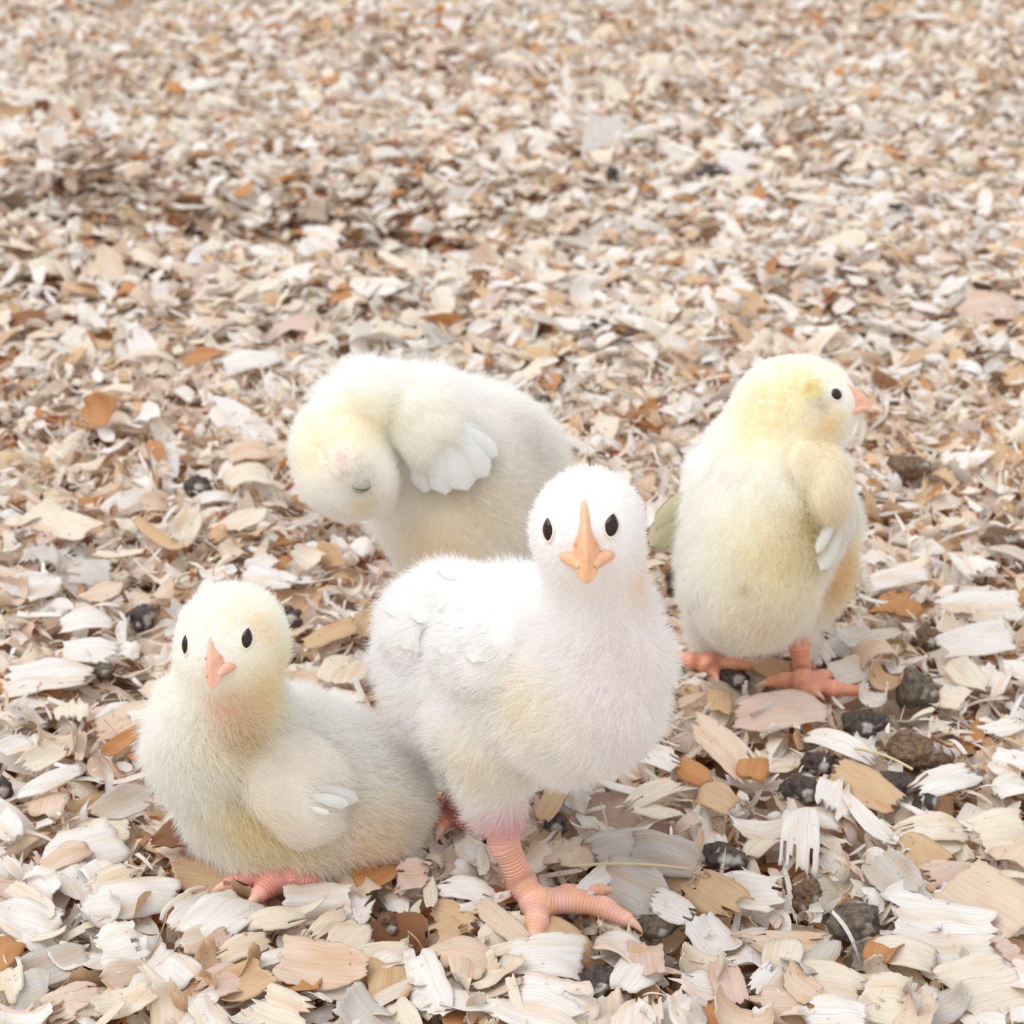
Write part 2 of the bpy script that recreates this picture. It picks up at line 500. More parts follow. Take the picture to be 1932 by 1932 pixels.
# ---------------------------------------------------------------- implicit bodies
def smin(a, b, k):
    h = np.clip(0.5 + 0.5 * (b - a) / k, 0, 1)
    return b + (a - b) * h - k * h * (1 - h)

class Capsule:
    def __init__(s, a, b, ra, rb, k, leg=False, run=0.0):
        s.a, s.b, s.ra, s.rb, s.k, s.leg, s.run = np.array(a, float), np.array(b, float), ra, rb, k, leg, run
        s.len = np.linalg.norm(s.b - s.a)
    def box(s):
        r = max(s.ra, s.rb)
        return np.minimum(s.a, s.b) - r, np.maximum(s.a, s.b) + r
    def t(s, P):
        d = s.b - s.a
        return np.clip(((P - s.a) @ d) / max(d @ d, 1e-12), 0, 1)
    def d(s, P):
        t = s.t(P)
        return np.linalg.norm(P - s.a - t[..., None] * (s.b - s.a), axis=-1) - (s.ra + (s.rb - s.ra) * t)

class Ball:
    def __init__(s, c, r, k, axes=None):
        s.c, s.k, s.leg = np.array(c, float), k, False
        s.r = np.array(r if np.ndim(r) else (r, r, r), float)
        s.M = np.eye(3) if axes is None else np.array(axes, float)      # rows: local axes
    def box(s):
        return s.c - s.r.max(), s.c + s.r.max()
    def d(s, P):
        q = (P - s.c) @ s.M.T
        k0 = np.linalg.norm(q / s.r, axis=-1); k1 = np.linalg.norm(q / s.r ** 2, axis=-1)
        return np.where(k1 < 1e-9, -s.r.min(), k0 * (k0 - 1) / np.maximum(k1, 1e-9))

def sdf(prims, P):
    D = np.full(P.shape[:-1], 1.0)
    for p in prims:
        D = smin(D, p.d(P), p.k)
    return D

def polygonise(prims, h):
    lo = np.min([p.box()[0] for p in prims], 0) - 3 * h - 0.002
    hi = np.max([p.box()[1] for p in prims], 0) + 3 * h + 0.002
    n = np.ceil((hi - lo) / h).astype(int) + 1
    D = np.full(n, 0.05, np.float64)
    ax = [lo[i] + h * np.arange(n[i]) for i in range(3)]
    for p in prims:
        b0, b1 = p.box(); mrg = p.k + 3 * h
        i0 = np.clip(np.floor((b0 - mrg - lo) / h).astype(int), 0, n); i1 = np.clip(np.ceil((b1 + mrg - lo) / h).astype(int) + 1, 0, n)
        sl = tuple(slice(i0[i], i1[i]) for i in range(3))
        P = np.stack(np.meshgrid(*[ax[i][sl[i]] for i in range(3)], indexing='ij'), -1)
        D[sl] = smin(D[sl], p.d(P), p.k)
    S = D < 0
    c = np.zeros(n - 1, int)
    for dx in (0, 1):
        for dy in (0, 1):
            for dz in (0, 1):
                c += S[dx:n[0] - 1 + dx, dy:n[1] - 1 + dy, dz:n[2] - 1 + dz]
    act = (c > 0) & (c < 8)
    idx = -np.ones(n - 1, int)
    cells = np.argwhere(act)
    idx[act] = np.arange(len(cells))
    acc = np.zeros((len(cells), 3)); w = np.zeros(len(cells))
    cor = [(x, y, z) for x in (0, 1) for y in (0, 1) for z in (0, 1)]
    for a in cor:
        for b in cor:
            if sum(abs(a[i] - b[i]) for i in range(3)) == 1 and a < b:
                da = D[cells[:, 0] + a[0], cells[:, 1] + a[1], cells[:, 2] + a[2]]
                db = D[cells[:, 0] + b[0], cells[:, 1] + b[1], cells[:, 2] + b[2]]
                m = (da < 0) != (db < 0)
                t = np.where(m, da / np.where(m, da - db, 1), 0)
                pos = np.array(a) + t[:, None] * (np.array(b) - np.array(a))
                acc += np.where(m[:, None], pos, 0); w += m
    V = lo + h * (cells + acc / w[:, None])
    quads = []
    for axis in range(3):
        o = [i for i in range(3) if i != axis]
        d = np.zeros(3, int); d[axis] = 1
        A = S[tuple(slice(0, n[i] - d[i]) for i in range(3))]; B = S[tuple(slice(d[i], n[i]) for i in range(3))]
        e = np.argwhere(A != B)
        e = e[np.all([(e[:, i] > 0) & (e[:, i] < n[i] - 1) for i in o], 0)]
        ins = A[e[:, 0], e[:, 1], e[:, 2]]
        def at(s, t):
            q = e.copy(); q[:, o[0]] -= s; q[:, o[1]] -= t
            return idx[q[:, 0], q[:, 1], q[:, 2]]
        q = np.stack([at(1, 1), at(0, 1), at(0, 0), at(1, 0)], -1)
        flip = ins if axis != 1 else ~ins
        q[~flip] = q[~flip][:, ::-1]
        quads.append(q)
    Fq = np.concatenate(quads)
    e = h * 0.3
    for _ in range(3):
        d0 = sdf(prims, V)
        g = np.stack([sdf(prims, V + np.eye(3)[i] * e) - sdf(prims, V - np.eye(3)[i] * e) for i in range(3)], -1) / (2 * e)
        gl = np.maximum((g * g).sum(-1, keepdims=True), 0.05)
        V = V - np.clip(d0[:, None] * g / gl, -h, h) * 0.8
    nrmls = g / np.maximum(np.linalg.norm(g, axis=-1, keepdims=True), 1e-9)
    return V, Fq, nrmls

class Skin:
    """a polygonised surface that can be hit with a ray through a place in the photograph"""
    def __init__(s, prims, h):
        s.prims = prims
        s.V, s.F, s.N = polygonise(prims, h)
        s.bvh = BVHTree.FromPolygons([tuple(v) for v in s.V], [tuple(f) for f in s.F])
    def hit(s, px, py):
        d = Vector(nrm(ray(px, py)))
        loc, n, i, t = s.bvh.ray_cast(Vector(CAM), d)
        if loc is None:
            loc, n, i, t = s.bvh.find_nearest(Vector(U(px, py, float(np.median(s.V[:, 1])))))
        loc, n = np.array(loc), np.array(n)
        e = 3e-4
        g = np.array([sdf(s.prims, (loc + np.eye(3)[k] * e)[None])[0] - sdf(s.prims, (loc - np.eye(3)[k] * e)[None])[0] for k in range(3)])
        return loc, nrm(g)

# ---------------------------------------------------------------- down (fine hair curves)
def grow_down(name, parent, V, F, Nn, count, length, flow, keep, colour, rng, r0=5.0e-5, lay=0.45, wild=0.36, clump=0.24):
    T = np.concatenate([F[:, [0, 1, 2]], F[:, [0, 2, 3]]])
    area = 0.5 * np.linalg.norm(np.cross(V[T[:, 1]] - V[T[:, 0]], V[T[:, 2]] - V[T[:, 0]]), axis=-1)
    cdf = np.cumsum(area); cdf /= cdf[-1]
    t = T[np.searchsorted(cdf, rng.random(count))]
    a, b = rng.random(count), rng.random(count)
    sw = a + b > 1; a[sw], b[sw] = 1 - a[sw], 1 - b[sw]
    bar = np.stack([1 - a - b, a, b], -1)
    P = (V[t] * bar[..., None]).sum(1); n = (Nn[t] * bar[..., None]).sum(1)
    n /= np.linalg.norm(n, axis=-1, keepdims=True)
    k = keep(P)
    m = rng.random(count) < k
    P, n, k = P[m], n[m], k[m]
    c = len(P)
    Ls = length(P) * rng.uniform(0.6, 1.15, c) * (0.45 + 0.55 * np.clip(k, 0, 1))
    f = flow(P)
    f = f - (f * n).sum(-1, keepdims=True) * n
    f /= np.maximum(np.linalg.norm(f, axis=-1, keepdims=True), 1e-6)
    j = rng.normal(0, wild, (c, 3))
    # slow swirl so that neighbouring strands lean together
    w = np.stack([np.sin(P[:, 1] * 420 + P[:, 2] * 310), np.sin(P[:, 2] * 390 + P[:, 0] * 350), np.sin(P[:, 0] * 440 + P[:, 1] * 300)], -1) * 0.22
    d0 = n * (1 - 0.55 * lay) + f * lay + j * 0.6 + w
    d0 /= np.linalg.norm(d0, axis=-1, keepdims=True)
    d1 = n * (0.55 - 0.45 * lay) + f * (lay + 0.25) + j * 1.2 + w * 1.4
    d1 /= np.linalg.norm(d1, axis=-1, keepdims=True)
    q = np.empty((c, 4, 3))
    q[:, 0] = P - n * 0.0002
    q[:, 1] = P + d0 * Ls[:, None] * 0.36
    q[:, 2] = q[:, 1] + (d0 * 0.5 + d1 * 0.5) * Ls[:, None] * 0.34
    q[:, 3] = q[:, 2] + d1 * Ls[:, None] * 0.34
    # clumps
    nc = max(8, c // 22)
    cen = rng.choice(c, nc, replace=False)
    kd = KDTree(nc)
    for i, s in enumerate(cen):
        kd.insert(P[s], i)
    kd.balance()
    near = np.array([kd.find(p)[1] for p in P])
    tgt = q[cen[near]]
    wgt = np.array([0, 0.25, 0.7, 1.0])[None, :, None] * clump * rng.uniform(0.3, 1.4, (c, 1, 1))
    rel = tgt - tgt[:, :1]
    q = q * (1 - wgt) + (q[:, :1] * 0.45 + tgt[:, :1] * 0.55 + rel * (Ls / np.maximum(Ls[cen[near]], 1e-5))[:, None, None]) * wgt
    cu = bpy.data.hair_curves.new(name)
    cu.add_curves([4] * c)
    cu.attributes['position'].data.foreach_set('vector', q.astype(np.float32).ravel())
    ra = cu.attributes.get('radius') or cu.attributes.new('radius', 'FLOAT', 'POINT')
    rr = np.array([1.0, 0.9, 0.62, 0.2])[None, :] * r0 * rng.uniform(0.75, 1.25, (c, 1))
    ra.data.foreach_set('value', rr.astype(np.float32).ravel())
    ca = cu.attributes.new('col', 'FLOAT_COLOR', 'CURVE')
    cl = np.clip(colour(P) * rng.uniform(0.96, 1.02, (c, 1)), 0, 0.98)
    ca.data.foreach_set('color', rgba(cl).astype(np.float32).ravel())
    cu.materials.append(M_DOWN)
    o = bpy.data.objects.new(name, cu)
    COL.objects.link(o)
    o.parent = parent
    l = Vector((0, 0, 0)); p_ = parent
    while p_ is not None:
        l += p_.location; p_ = p_.parent
    o.location = -l
    return o

# ---------------------------------------------------------------- small chick parts
def ellipsoid(c, A, r, nu=20, nv=12):
    th = np.linspace(0, 2 * np.pi, nu, endpoint=False); ph = np.linspace(0.0, np.pi, nv + 1)
    TH, PH = np.meshgrid(th, ph, indexing='ij')
    q = np.stack([np.sin(PH) * np.cos(TH) * r[0], np.sin(PH) * np.sin(TH) * r[1], np.cos(PH) * r[2]], -1)
    V = c + q.reshape(-1, 3) @ np.array(A)
    I = np.arange(nu * (nv + 1)).reshape(nu, nv + 1)
    F = np.stack([I[:, :-1], I[:, 1:], np.roll(I, -1, 0)[:, 1:], np.roll(I, -1, 0)[:, :-1]], -1).reshape(-1, 4)
    return V, F

def tube(path, rad, ns=10, cap=True):
    path = np.array(path, float); m = len(path)
    rad = np.broadcast_to(np.array(rad, float), (m,))
    tg = np.gradient(path, axis=0); tg /= np.linalg.norm(tg, axis=1, keepdims=True)
    ref = np.array([0.3, 0.2, 0.93])
    V = []
    for i in range(m):
        a = nrm(np.cross(tg[i], ref)); b = np.cross(tg[i], a)
        for s in range(ns):
            an = 2 * np.pi * s / ns
            V.append(path[i] + rad[i] * (a * math.cos(an) + b * math.sin(an)))
    I = np.arange(m * ns).reshape(m, ns)
    F = np.stack([I[:-1], np.roll(I, -1, 1)[:-1], np.roll(I, -1, 1)[1:], I[1:]], -1).reshape(-1, 4)
    return np.array(V), F

def ring(c, a, b, n, ra, rb, tr, ns=28, nt=8, bulge=0.0):
    th = np.linspace(0, 2 * np.pi, ns, endpoint=False)
    V = []
    for t in th:
        rad = a * math.cos(t) * ra + b * math.sin(t) * rb
        out = nrm(rad)
        for s in range(nt):
            an = 2 * np.pi * s / nt
            V.append(c + rad + tr * (out * math.cos(an) * 1.3 + n * math.sin(an)))
    I = np.arange(ns * nt).reshape(ns, nt)
    F = np.stack([I, np.roll(I, -1, 0), np.roll(np.roll(I, -1, 0), -1, 1), np.roll(I, -1, 1)], -1).reshape(-1, 4)
    return np.array(V), F

def add_eye(chick, skin, px, py, slant, la, lb, closed=False, sink=0.35, pinch=0.0):
    p, n = skin.hit(px, py)
    d = U(px + slant[0], py + slant[1], p[1]) - U(px, py, p[1])
    a = nrm(d - (d @ n) * n); b = np.cross(n, a)
    if not closed:
        c = p - n * lb * sink
        V, F = ellipsoid(c, [a, b, n], (la, lb, lb * 0.85), 28, 18)
        def almond(V):
            q = (V - c) @ np.stack([a, b, n]).T
            t = np.clip(q[:, 0] / la, -1, 1)
            q[:, 1] *= 1 - pinch * np.where(t < 0, np.abs(t) ** 1.8, 0.35 * np.abs(t) ** 2.5)
            return c + q @ np.stack([a, b, n])
        V = almond(V)
        e = link('eye', mesh_data('eye', V, F), M_EYE, chick)
        V, F = ring(p - n * lb * 0.02, a, b, n, la * 1.0, lb * 1.02, 0.00028)
        V = almond(V)
        link('eyelid', mesh_data('eyelid', V, F), M_LID, e)
    else:
        V, F = ellipsoid(p - n * lb * 0.35, [a, b, n], (la, lb, lb * 0.8))
        e = link('eye', mesh_data('eye', V, F), M_LIDGREY, chick)
        e['label'] = 'closed eye under a grey eyelid'
        pts = []
        for t in np.linspace(-1, 1, 13):
            s = a * la * 0.95 * t - b * lb * (0.34 - 0.30 * t * t)
            x = p - n * lb * 0.35 + s
            hgt = lb * 0.8 * math.sqrt(max(0.03, 1 - (t * 0.95) ** 2 - (0.34 - 0.30 * t * t) ** 2))
            pts.append(x + n * hgt)
        V, F = tube(pts, 0.00026 * np.sin(np.linspace(0.25, np.pi - 0.25, 13)))
        link('eyelid_slit', mesh_data('eyelid_slit', V, F), M_SLIT, e)
    return p

def add_beak(chick, c, f, u, s, mat, open_=0.0):
    """beak in the head's frame; s = metres per design millimetre"""
    f = nrm(f); u = nrm(u - (u @ f) * f); r = np.cross(f, u)
    fr = np.stack([r, f, u])
    ys = np.array([6.0, 8.0, 9.5, 11.0, 12.5, 14.0, 15.5, 17.0, 18.3, 19.2, 19.6])
    zt = np.array([8.6, 7.9, 7.0, 6.1, 5.2, 4.2, 2.9, 1.2, -0.9, -3.2, -4.6])
    hw = np.array([4.6, 4.4, 4.1, 3.8, 3.5, 3.2, 2.9, 2.55, 2.05, 1.35, 0.4])
    zb = np.array([-3.6, -3.5, -3.3, -3.0, -2.9, -2.9, -3.1, -3.4, -3.9, -4.6, -5.0])
    sec = np.array([(0.0, 1.0), (0.14, 0.985), (0.26, 0.86), (0.36, 0.64), (0.52, 0.42), (0.82, 0.20), (1.0, 0.08), (0.97, 0.0), (0.5, 0.02), (0.0, 0.04)])
    full = np.concatenate([sec, (sec * [-1, 1])[-2:0:-1]])
    V = []
    for y, t, w, b in zip(ys, zt, hw, zb):
        nar = 1 + 0.75 * math.exp(-((y - 13.0) / 1.7) ** 2)          # swelling over the nostrils
        for (x, z) in full:
            g = nar if 0.2 < z < 0.7 else 1.0
            V.append((x * w * g, y, b + (t - b) * z))
    m = len(full)
    V.append((0, 19.5, -5.2)); V.append((0, 6, 0))
    I = np.arange(len(ys) * m).reshape(len(ys), m)
    F = np.stack([I[:-1], np.roll(I, -1, 1)[:-1], np.roll(I, -1, 1)[1:], I[1:]], -1).reshape(-1, 4)
    tipq = [(I[-1, k], I[-1, (k + 1) % m], len(ys) * m, len(ys) * m) for k in range(m)]
    F = np.concatenate([F, np.array([(a_, b_, c_, c_) for a_, b_, c_, _ in tipq])])
    me = bpy.data.meshes.new('upper_beak')
    W = c + (np.array(V) * s) @ fr
    me.from_pydata([tuple(v) for v in W], [], [tuple(q) if q[2] != q[3] else tuple(q[:3]) for q in F.tolist()])
    for p in me.polygons: p.use_smooth = True
    up = link('upper_beak', me, mat, chick)
    for sd in (-1, 1):                                               # soft rim at the corner of the mouth
        pts = [c + (np.array(q) * s) @ fr for q in ((sd * 1.2, 17.0, -2.6), (sd * 2.5, 14.2, -2.5), (sd * 4.0, 12.0, -3.0), (sd * 5.3, 10.6, -3.3), (sd * 6.0, 9.2, -3.0))]
        V, F = tube(pts, np.array((0.9, 1.7, 1.6, 1.15, 0.5)) * s, 12)
        link('mouth_rim', mesh_data('mouth_rim', V, F), mat, up)
    ys2 = np.array([6.0, 8.5, 10.5, 12.5, 14.5, 16.3, 17.4]); hw2 = np.array([5.4, 4.9, 3.9, 3.0, 2.1, 1.1, 0.3])
    z1 = -3.2 - open_ * (ys2 - 8) * 0.12; dp = np.array([2.6, 2.6, 2.3, 2.0, 1.6, 1.1, 0.5])
    th = np.linspace(0, 2 * np.pi, 14, endpoint=False)
    V = np.array([[(w * math.cos(t), y, z - 0.5 * d + 0.55 * d * math.sin(t)) for t in th] for y, w, z, d in zip(ys2, hw2, z1, dp)]).reshape(-1, 3)
    I = np.arange(len(V)).reshape(len(ys2), 14)
    F = np.stack([I[:-1], I[1:], np.roll(I, -1, 1)[1:], np.roll(I, -1, 1)[:-1]], -1).reshape(-1, 4)
    link('lower_beak', mesh_data('lower_beak', c + (V * s) @ fr, F), mat, chick)
    for sd in (-1, 1):
        V, F = ellipsoid(c + (np.array((sd * 2.35, 13.2, 1.6)) * s) @ fr, [f, nrm(u * 0.6 - r * sd * 0.8), nrm(r * sd + u * 0.5)], (0.9 * s, 0.3 * s, 0.25 * s), 12, 8)
        link('nostril', mesh_data('nostril', V, F), M_NOSTRIL, up)
    return fr

def add_feather(parent, p0, p1, n, W, mat, arch=0.12, name='feather', notch=0.025, rng=RNG):
    p0, p1 = np.array(p0), np.array(p1)
    ax = p1 - p0; L = np.linalg.norm(ax); ax /= L
    n = nrm(n - (n @ ax) * ax); sd = np.cross(n, ax)
    nu, nv = 18, 8
    V = []
    for i in range(nu + 1):
        t = math.sin(i / nu * math.pi / 2)
        w = W * 0.5 * (math.sin(min(1, t / 0.62) * math.pi / 2) ** 0.8) * math.sqrt(max(0.0, 1 - max(0, (t - 0.74) / 0.26) ** 2.4) + 0.004)
        for j in range(nv + 1):
            q = -1 + 2 * j / nv
            ww = w * (1 + (rng.random() - 0.5) * notch * (abs(q) == 1))
            z = arch * L * math.sin(t * math.pi) - 0.30 * w * q * q + 0.10 * w * (1 - abs(q)) * 0.4
            V.append(p0 + ax * L * (t - 0.05 * abs(q) * t) + sd * ww * q + n * z)
    I = np.arange(len(V)).reshape(nu + 1, nv + 1)
    F = np.stack([I[:-1, :-1], I[1:, :-1], I[1:, 1:], I[:-1, 1:]], -1).reshape(-1, 4)
    V = np.array(V); k = len(V)
    top = V + n * 0.00012; bot = V - n * 0.00012
    b = np.concatenate([I[:, 0], I[-1, 1:], I[::-1, -1][1:], I[0, ::-1][1:-1]])
    rim = np.stack([b, np.roll(b, -1), np.roll(b, -1) + k, b + k], -1)
    return link(name, mesh_data(name, np.concatenate([top, bot]), np.concatenate([F, F[:, ::-1] + k, rim])), mat, parent)

def add_claw(chick, p, d, r):
    d = nrm(d)
    path = [p + d * x * r + np.array((0, 0, -z * r)) for x, z in ((-0.6, 0), (0.6, 0), (1.5, 0.15), (2.2, 0.5), (2.6, 0.9))]
    V, F = tube(path, np.array([0.75, 0.72, 0.5, 0.28, 0.04]) * r, 8)
    link('claw', mesh_data('claw', V, F), M_CLAW, chick)

def leg_prims(chains, k=0.0022):
    """chains of (px, py, where, radius in mm): where = distance Y, or None for resting on the litter"""
    out, tips = [], []
    for ch in chains:
        pts = []
        for (px, py, w, r) in ch['pts']:
            if isinstance(w, (int, float)):
                pts.append((U(px, py, w), r / 1000))
            else:
                pts.append((G(px, py, r / 1000 + 0.0022), r / 1000))
        run = 0.03 if ch['pts'][0][2] is None else 0.0
        for (a, ra), (b, rb) in zip(pts[:-1], pts[1:]):
            c = Capsule(a, b, ra, rb, k, True, run)
            run += c.len
            out.append(c)
        if ch.get('claw'):
            tips.append((pts[-1][0], pts[-1][0] - pts[-2][0], pts[-1][1]))
    return out, tips

# ---------------------------------------------------------------- chick builder
class Chick:
    def __init__(s, label, base_px, body, head, legs, h=0.00098):
        """body: ('b', px, py, Y, r_px, k_mm) balls and ('c', px, py, Y, r, px, py, Y, r, k_mm) capsules"""
        prims = []
        for q in body:
            if q[0] == 'b':
                c = U(q[1], q[2], q[3]); prims.append(Ball(c, q[4] * mpp(c), q[5] / 1000))
            else:
                a, b = U(q[1], q[2], q[3]), U(q[5], q[6], q[7])
                prims.append(Capsule(a, b, q[4] * mpp(a), q[8] * mpp(b), q[9] / 1000))
        s.soft = list(prims)
        lp, tips = leg_prims(legs)
        s.skin = Skin(prims + lp, h)
        s.soft_skin = None
        b = G(*base_px)
        s.root = empty('chick', b)
        tag(s.root, label, 'chick', 'young chicks on the wood shavings')
        s.head_c = U(head[0], head[1], head[2]); s.head_r = head[3] * mpp(s.head_c)
        s.legs, s.tips = lp, tips
        V = s.skin.V
        ds = sdf(s.soft, V); dl = np.min([p.d(V) for p in lp], 0) if lp else np.full(len(V), 1.0)
        s.legw = smooth(-0.0006, 0.0016, ds - np.maximum(dl, 0))
        run = np.zeros(len(V)); wsum = np.full(len(V), 1e-9)
        for p in lp:
            w = np.exp(-np.clip(p.d(V), -0.002, 0.02) / 0.0004)
            run += w * (p.run + p.t(V) * p.len); wsum += w
        run = run / wsum
        s.leg_blobs = []
        s.run = run
        s.blobs, s.bare, s.short = [], [], []
    def finish(s, base_col, leg_col, leg_col2, tail_dir, count, length, rng, lay=0.5, name='down'):
        def colour(P):
            c = np.repeat(np.array(base_col)[None], len(P), 0)
            for p, r, cc, amt in s.blobs:
                w = np.exp(-((P - p) ** 2).sum(-1) / (r * r))[:, None] * amt
                c = c * (1 - w) + np.array(cc) * w
            return c
        V = s.skin.V
        lc = np.array(leg_col2)[None] + (np.array(leg_col) - np.array(leg_col2))[None] * (0.5 + 0.5 * np.sin(V[:, :1] * 610 + V[:, 1:2] * 480 + 1))
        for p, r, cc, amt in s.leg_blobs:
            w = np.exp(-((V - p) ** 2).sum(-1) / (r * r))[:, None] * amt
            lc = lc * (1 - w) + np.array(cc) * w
        bc = colour(V) * 0.97
        col = bc * (1 - s.legw[:, None]) + lc * s.legw[:, None]
        me = mesh_data('body', V, s.skin.F, True, [('col', 'FLOAT_COLOR', rgba(col)), ('leg', 'FLOAT', s.legw), ('leg_run', 'FLOAT', s.run)])
        body = link('body', me, M_BODY, s.root)
        for p, d, r in s.tips:
            add_claw(s.root, p, d, r)
        td = nrm(tail_dir)
        hc, hr = s.head_c, s.head_r
        bt = getattr(s, 'beak_tip', hc)
        def flow(P):
            w = smooth(hr * 2.2, hr * 0.9, np.linalg.norm(P - hc, axis=-1))[:, None]
            a = P - bt; a /= np.maximum(np.linalg.norm(a, axis=-1, keepdims=True), 1e-6)
            return a * w + (td * 0.75 + np.array((0, 0, -0.55)))[None] * (1 - w)
        def lengthf(P):
            dh = np.linalg.norm(P - hc, axis=-1)
            L = length[0] + (length[1] - length[0]) * smooth(hr * 0.9, hr * 2.6, dh)
            for p, r0, r1, f in s.short:
                L = L * (f + (1 - f) * smooth(r0, r1, np.linalg.norm(P - p, axis=-1)))
            return L
        def keep(P):
            ds = sdf(s.soft, P); dl = np.min([p.d(P) for p in s.legs], 0) if s.legs else np.full(len(P), 1.0)
            k = 1 - smooth(-0.0002, 0.0014, ds - np.maximum(dl, 0))
            for p, r in s.bare:
                k = k * smooth(r * 0.9, r * 1.15, np.linalg.norm(P - p, axis=-1))
            return k
        s.down = grow_down(name, s.root, V, s.skin.F, s.skin.N, count, lengthf, flow, keep, colour, rng, lay=lay)
        s.colour = colour
        return body
    def wing(s, pts, k, count, length, tip_px, col=None, rng=RNG, lay=0.75):
        """a wing lying on the flank: pts = (px, py, r_px, height in mm over the skin)"""
        prims = []
        for (px, py, r, hgt) in pts:
            p, n = s.skin.hit(px, py)
            R = r * mpp(p)
            z = nrm(n); x = nrm(np.cross((0, 0, 1.0), z)); y = np.cross(z, x)
            prims.append(Ball(p + z * (hgt / 1000 - R * 0.42), (R, R, R * 0.42), k / 1000, [x, y, z]))
        sk = Skin(prims, 0.0008)
        w = link('wing', mesh_data('wing', sk.V, sk.F, True, [('col', 'FLOAT_COLOR', rgba(s.colour(sk.V))), ('leg', 'FLOAT', np.zeros(len(sk.V))), ('leg_run', 'FLOAT', np.zeros(len(sk.V)))]), M_BODY, s.root)
        tip, _ = s.skin.hit(*tip_px)
        cf = s.colour if col is None else (lambda P: np.repeat(np.array(col)[None], len(P), 0) * 0.75 + s.colour(P) * 0.25)
        ctr = sk.V.mean(0)
        def flow(P):
            d = tip - P
            return d / np.maximum(np.linalg.norm(d, axis=-1, keepdims=True), 1e-6) + nrm(tip - ctr)[None]
        grow_down('wing_down', w, sk.V, sk.F, sk.N, count, lambda P: np.full(len(P), length), flow, lambda P: np.ones(len(P)), cf, rng, lay=lay, wild=0.22)
        return w, sk

WHITE, CREAM, YEL, PALE = srgb(254, 253, 253), srgb(253, 250, 242), srgb(252, 241, 208), srgb(254, 253, 250)
LEG, LEG2 = srgb(244, 188, 172), srgb(242, 182, 146)

def head_frame(yaw, pitch, roll):
    """forward/up of a head that looks at the camera at yaw = 0; yaw > 0 turns it towards the picture's right"""
    f = np.array([math.sin(yaw) * math.cos(pitch), -math.cos(yaw) * math.cos(pitch), math.sin(pitch)])
    r = nrm(np.cross(f, (0, 0, 1))); u = np.cross(r, f)
    u2 = u * math.cos(roll) + r * math.sin(roll)
    return f, u2

# --- the white chick that walks towards the camera
W = Chick('white chick walking forward in the middle, facing the camera with one leg stretched out', (1000, 1640),
    [('b', 850, 1200, .382, 122, 12), ('b', 858, 1290, .372, 112, 12), ('b', 985, 1235, .357, 152, 14), ('b', 1115, 1290, .338, 128, 14), ('b', 1080, 1340, .345, 110, 12),
     ('c', 1125, 1190, .338, 96, 1115, 1050, .336, 78, 12), ('b', 1108, 996, .333, 90, 9), ('b', 1110, 978, .336, 79, 6),
     ('c', 925, 1370, .352, 92, 938, 1530, .352, 36, 9), ('c', 880, 1380, .385, 70, 898, 1470, .378, 34, 8)],
    (1108, 994, .333, 90),
    [{'pts': [(936, 1515, .352, 4.2), (950, 1590, .350, 3.6), (985, 1665, .348, 3.4), (1012, 1705, None, 3.3)]},
     {'pts': [(1012, 1705, None, 3.2), (1012, 1740, None, 2.6), (1008, 1772, None, 2.2)], 'claw': True},
     {'pts': [(1012, 1705, None, 3.2), (1085, 1702, None, 2.5), (1140, 1712, None, 2.3), (1182, 1734, None, 1.9)], 'claw': True},
     {'pts': [(1012, 1705, None, 3.0), (1070, 1688, None, 2.2), (1130, 1680, None, 1.9)], 'claw': True},
     {'pts': [(1005, 1695, None, 2.6), (985, 1682, None, 1.9), (962, 1668, None, 1.5)], 'claw': True},
     {'pts': [(898, 1468, .378, 3.8), (868, 1500, .381, 3.4), (858, 1530, None, 3.2)]},
     {'pts': [(858, 1530, None, 3.0), (840, 1540, None, 2.4), (833, 1556, None, 2.0)], 'claw': True},
     {'pts': [(858, 1530, None, 3.0), (880, 1545, None, 2.4), (905, 1552, None, 2.0)], 'claw': True},
     {'pts': [(858, 1530, None, 2.6), (850, 1515, None, 1.9), (845, 1500, None, 1.5)], 'claw': True}])
f, u = head_frame(-0.05, -0.10, 0.08)
sW = W.head_r / 0.0105 * 1.02e-3
hb = W.head_c + f * -0.0006 + u * 0.0015
add_beak(W.root, hb, f, u, sW * 0.93, M_BEAK)
W.beak_tip = hb + f * 0.016
for (px, py, sl) in ((1034, 999, (7, 15)), (1154, 991, (-9, 20))):
    p = add_eye(W.root, W.skin, px, py, sl, 0.0027, 0.0018, pinch=0.6)
    W.bare.append((p, 0.0019)); W.short.append((p, 0.002, 0.006, 0.35))
W.short.append((hb + f * 0.011, 0.004, 0.011, 0.4)); W.bare.append((hb + f * 0.0098 - u * 0.001, 0.0034)); W.bare.append((hb + f * 0.0095 + u * 0.004, 0.0015)); W.bare.append((hb + f * 0.0085 + u * 0.0062, 0.0010))
for px, py, r, c, a in ((905, 1440, .011, YEL, .25), (1000, 1330, .010, YEL, .30), (960, 1560, .006, srgb(240, 200, 205), .8), (1200, 1090, .006, srgb(253, 238, 222), .5), (1180, 1250, .014, srgb(253, 246, 246), .5)):
    W.blobs.append((W.skin.hit(px, py)[0], r, c, a))
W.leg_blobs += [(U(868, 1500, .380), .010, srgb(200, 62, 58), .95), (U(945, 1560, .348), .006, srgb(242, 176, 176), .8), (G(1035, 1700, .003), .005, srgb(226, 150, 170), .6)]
W.finish(WHITE, LEG, LEG2, (-0.75, 0.6, 0), 120000, (0.0022, 0.0060), np.random.default_rng(21))
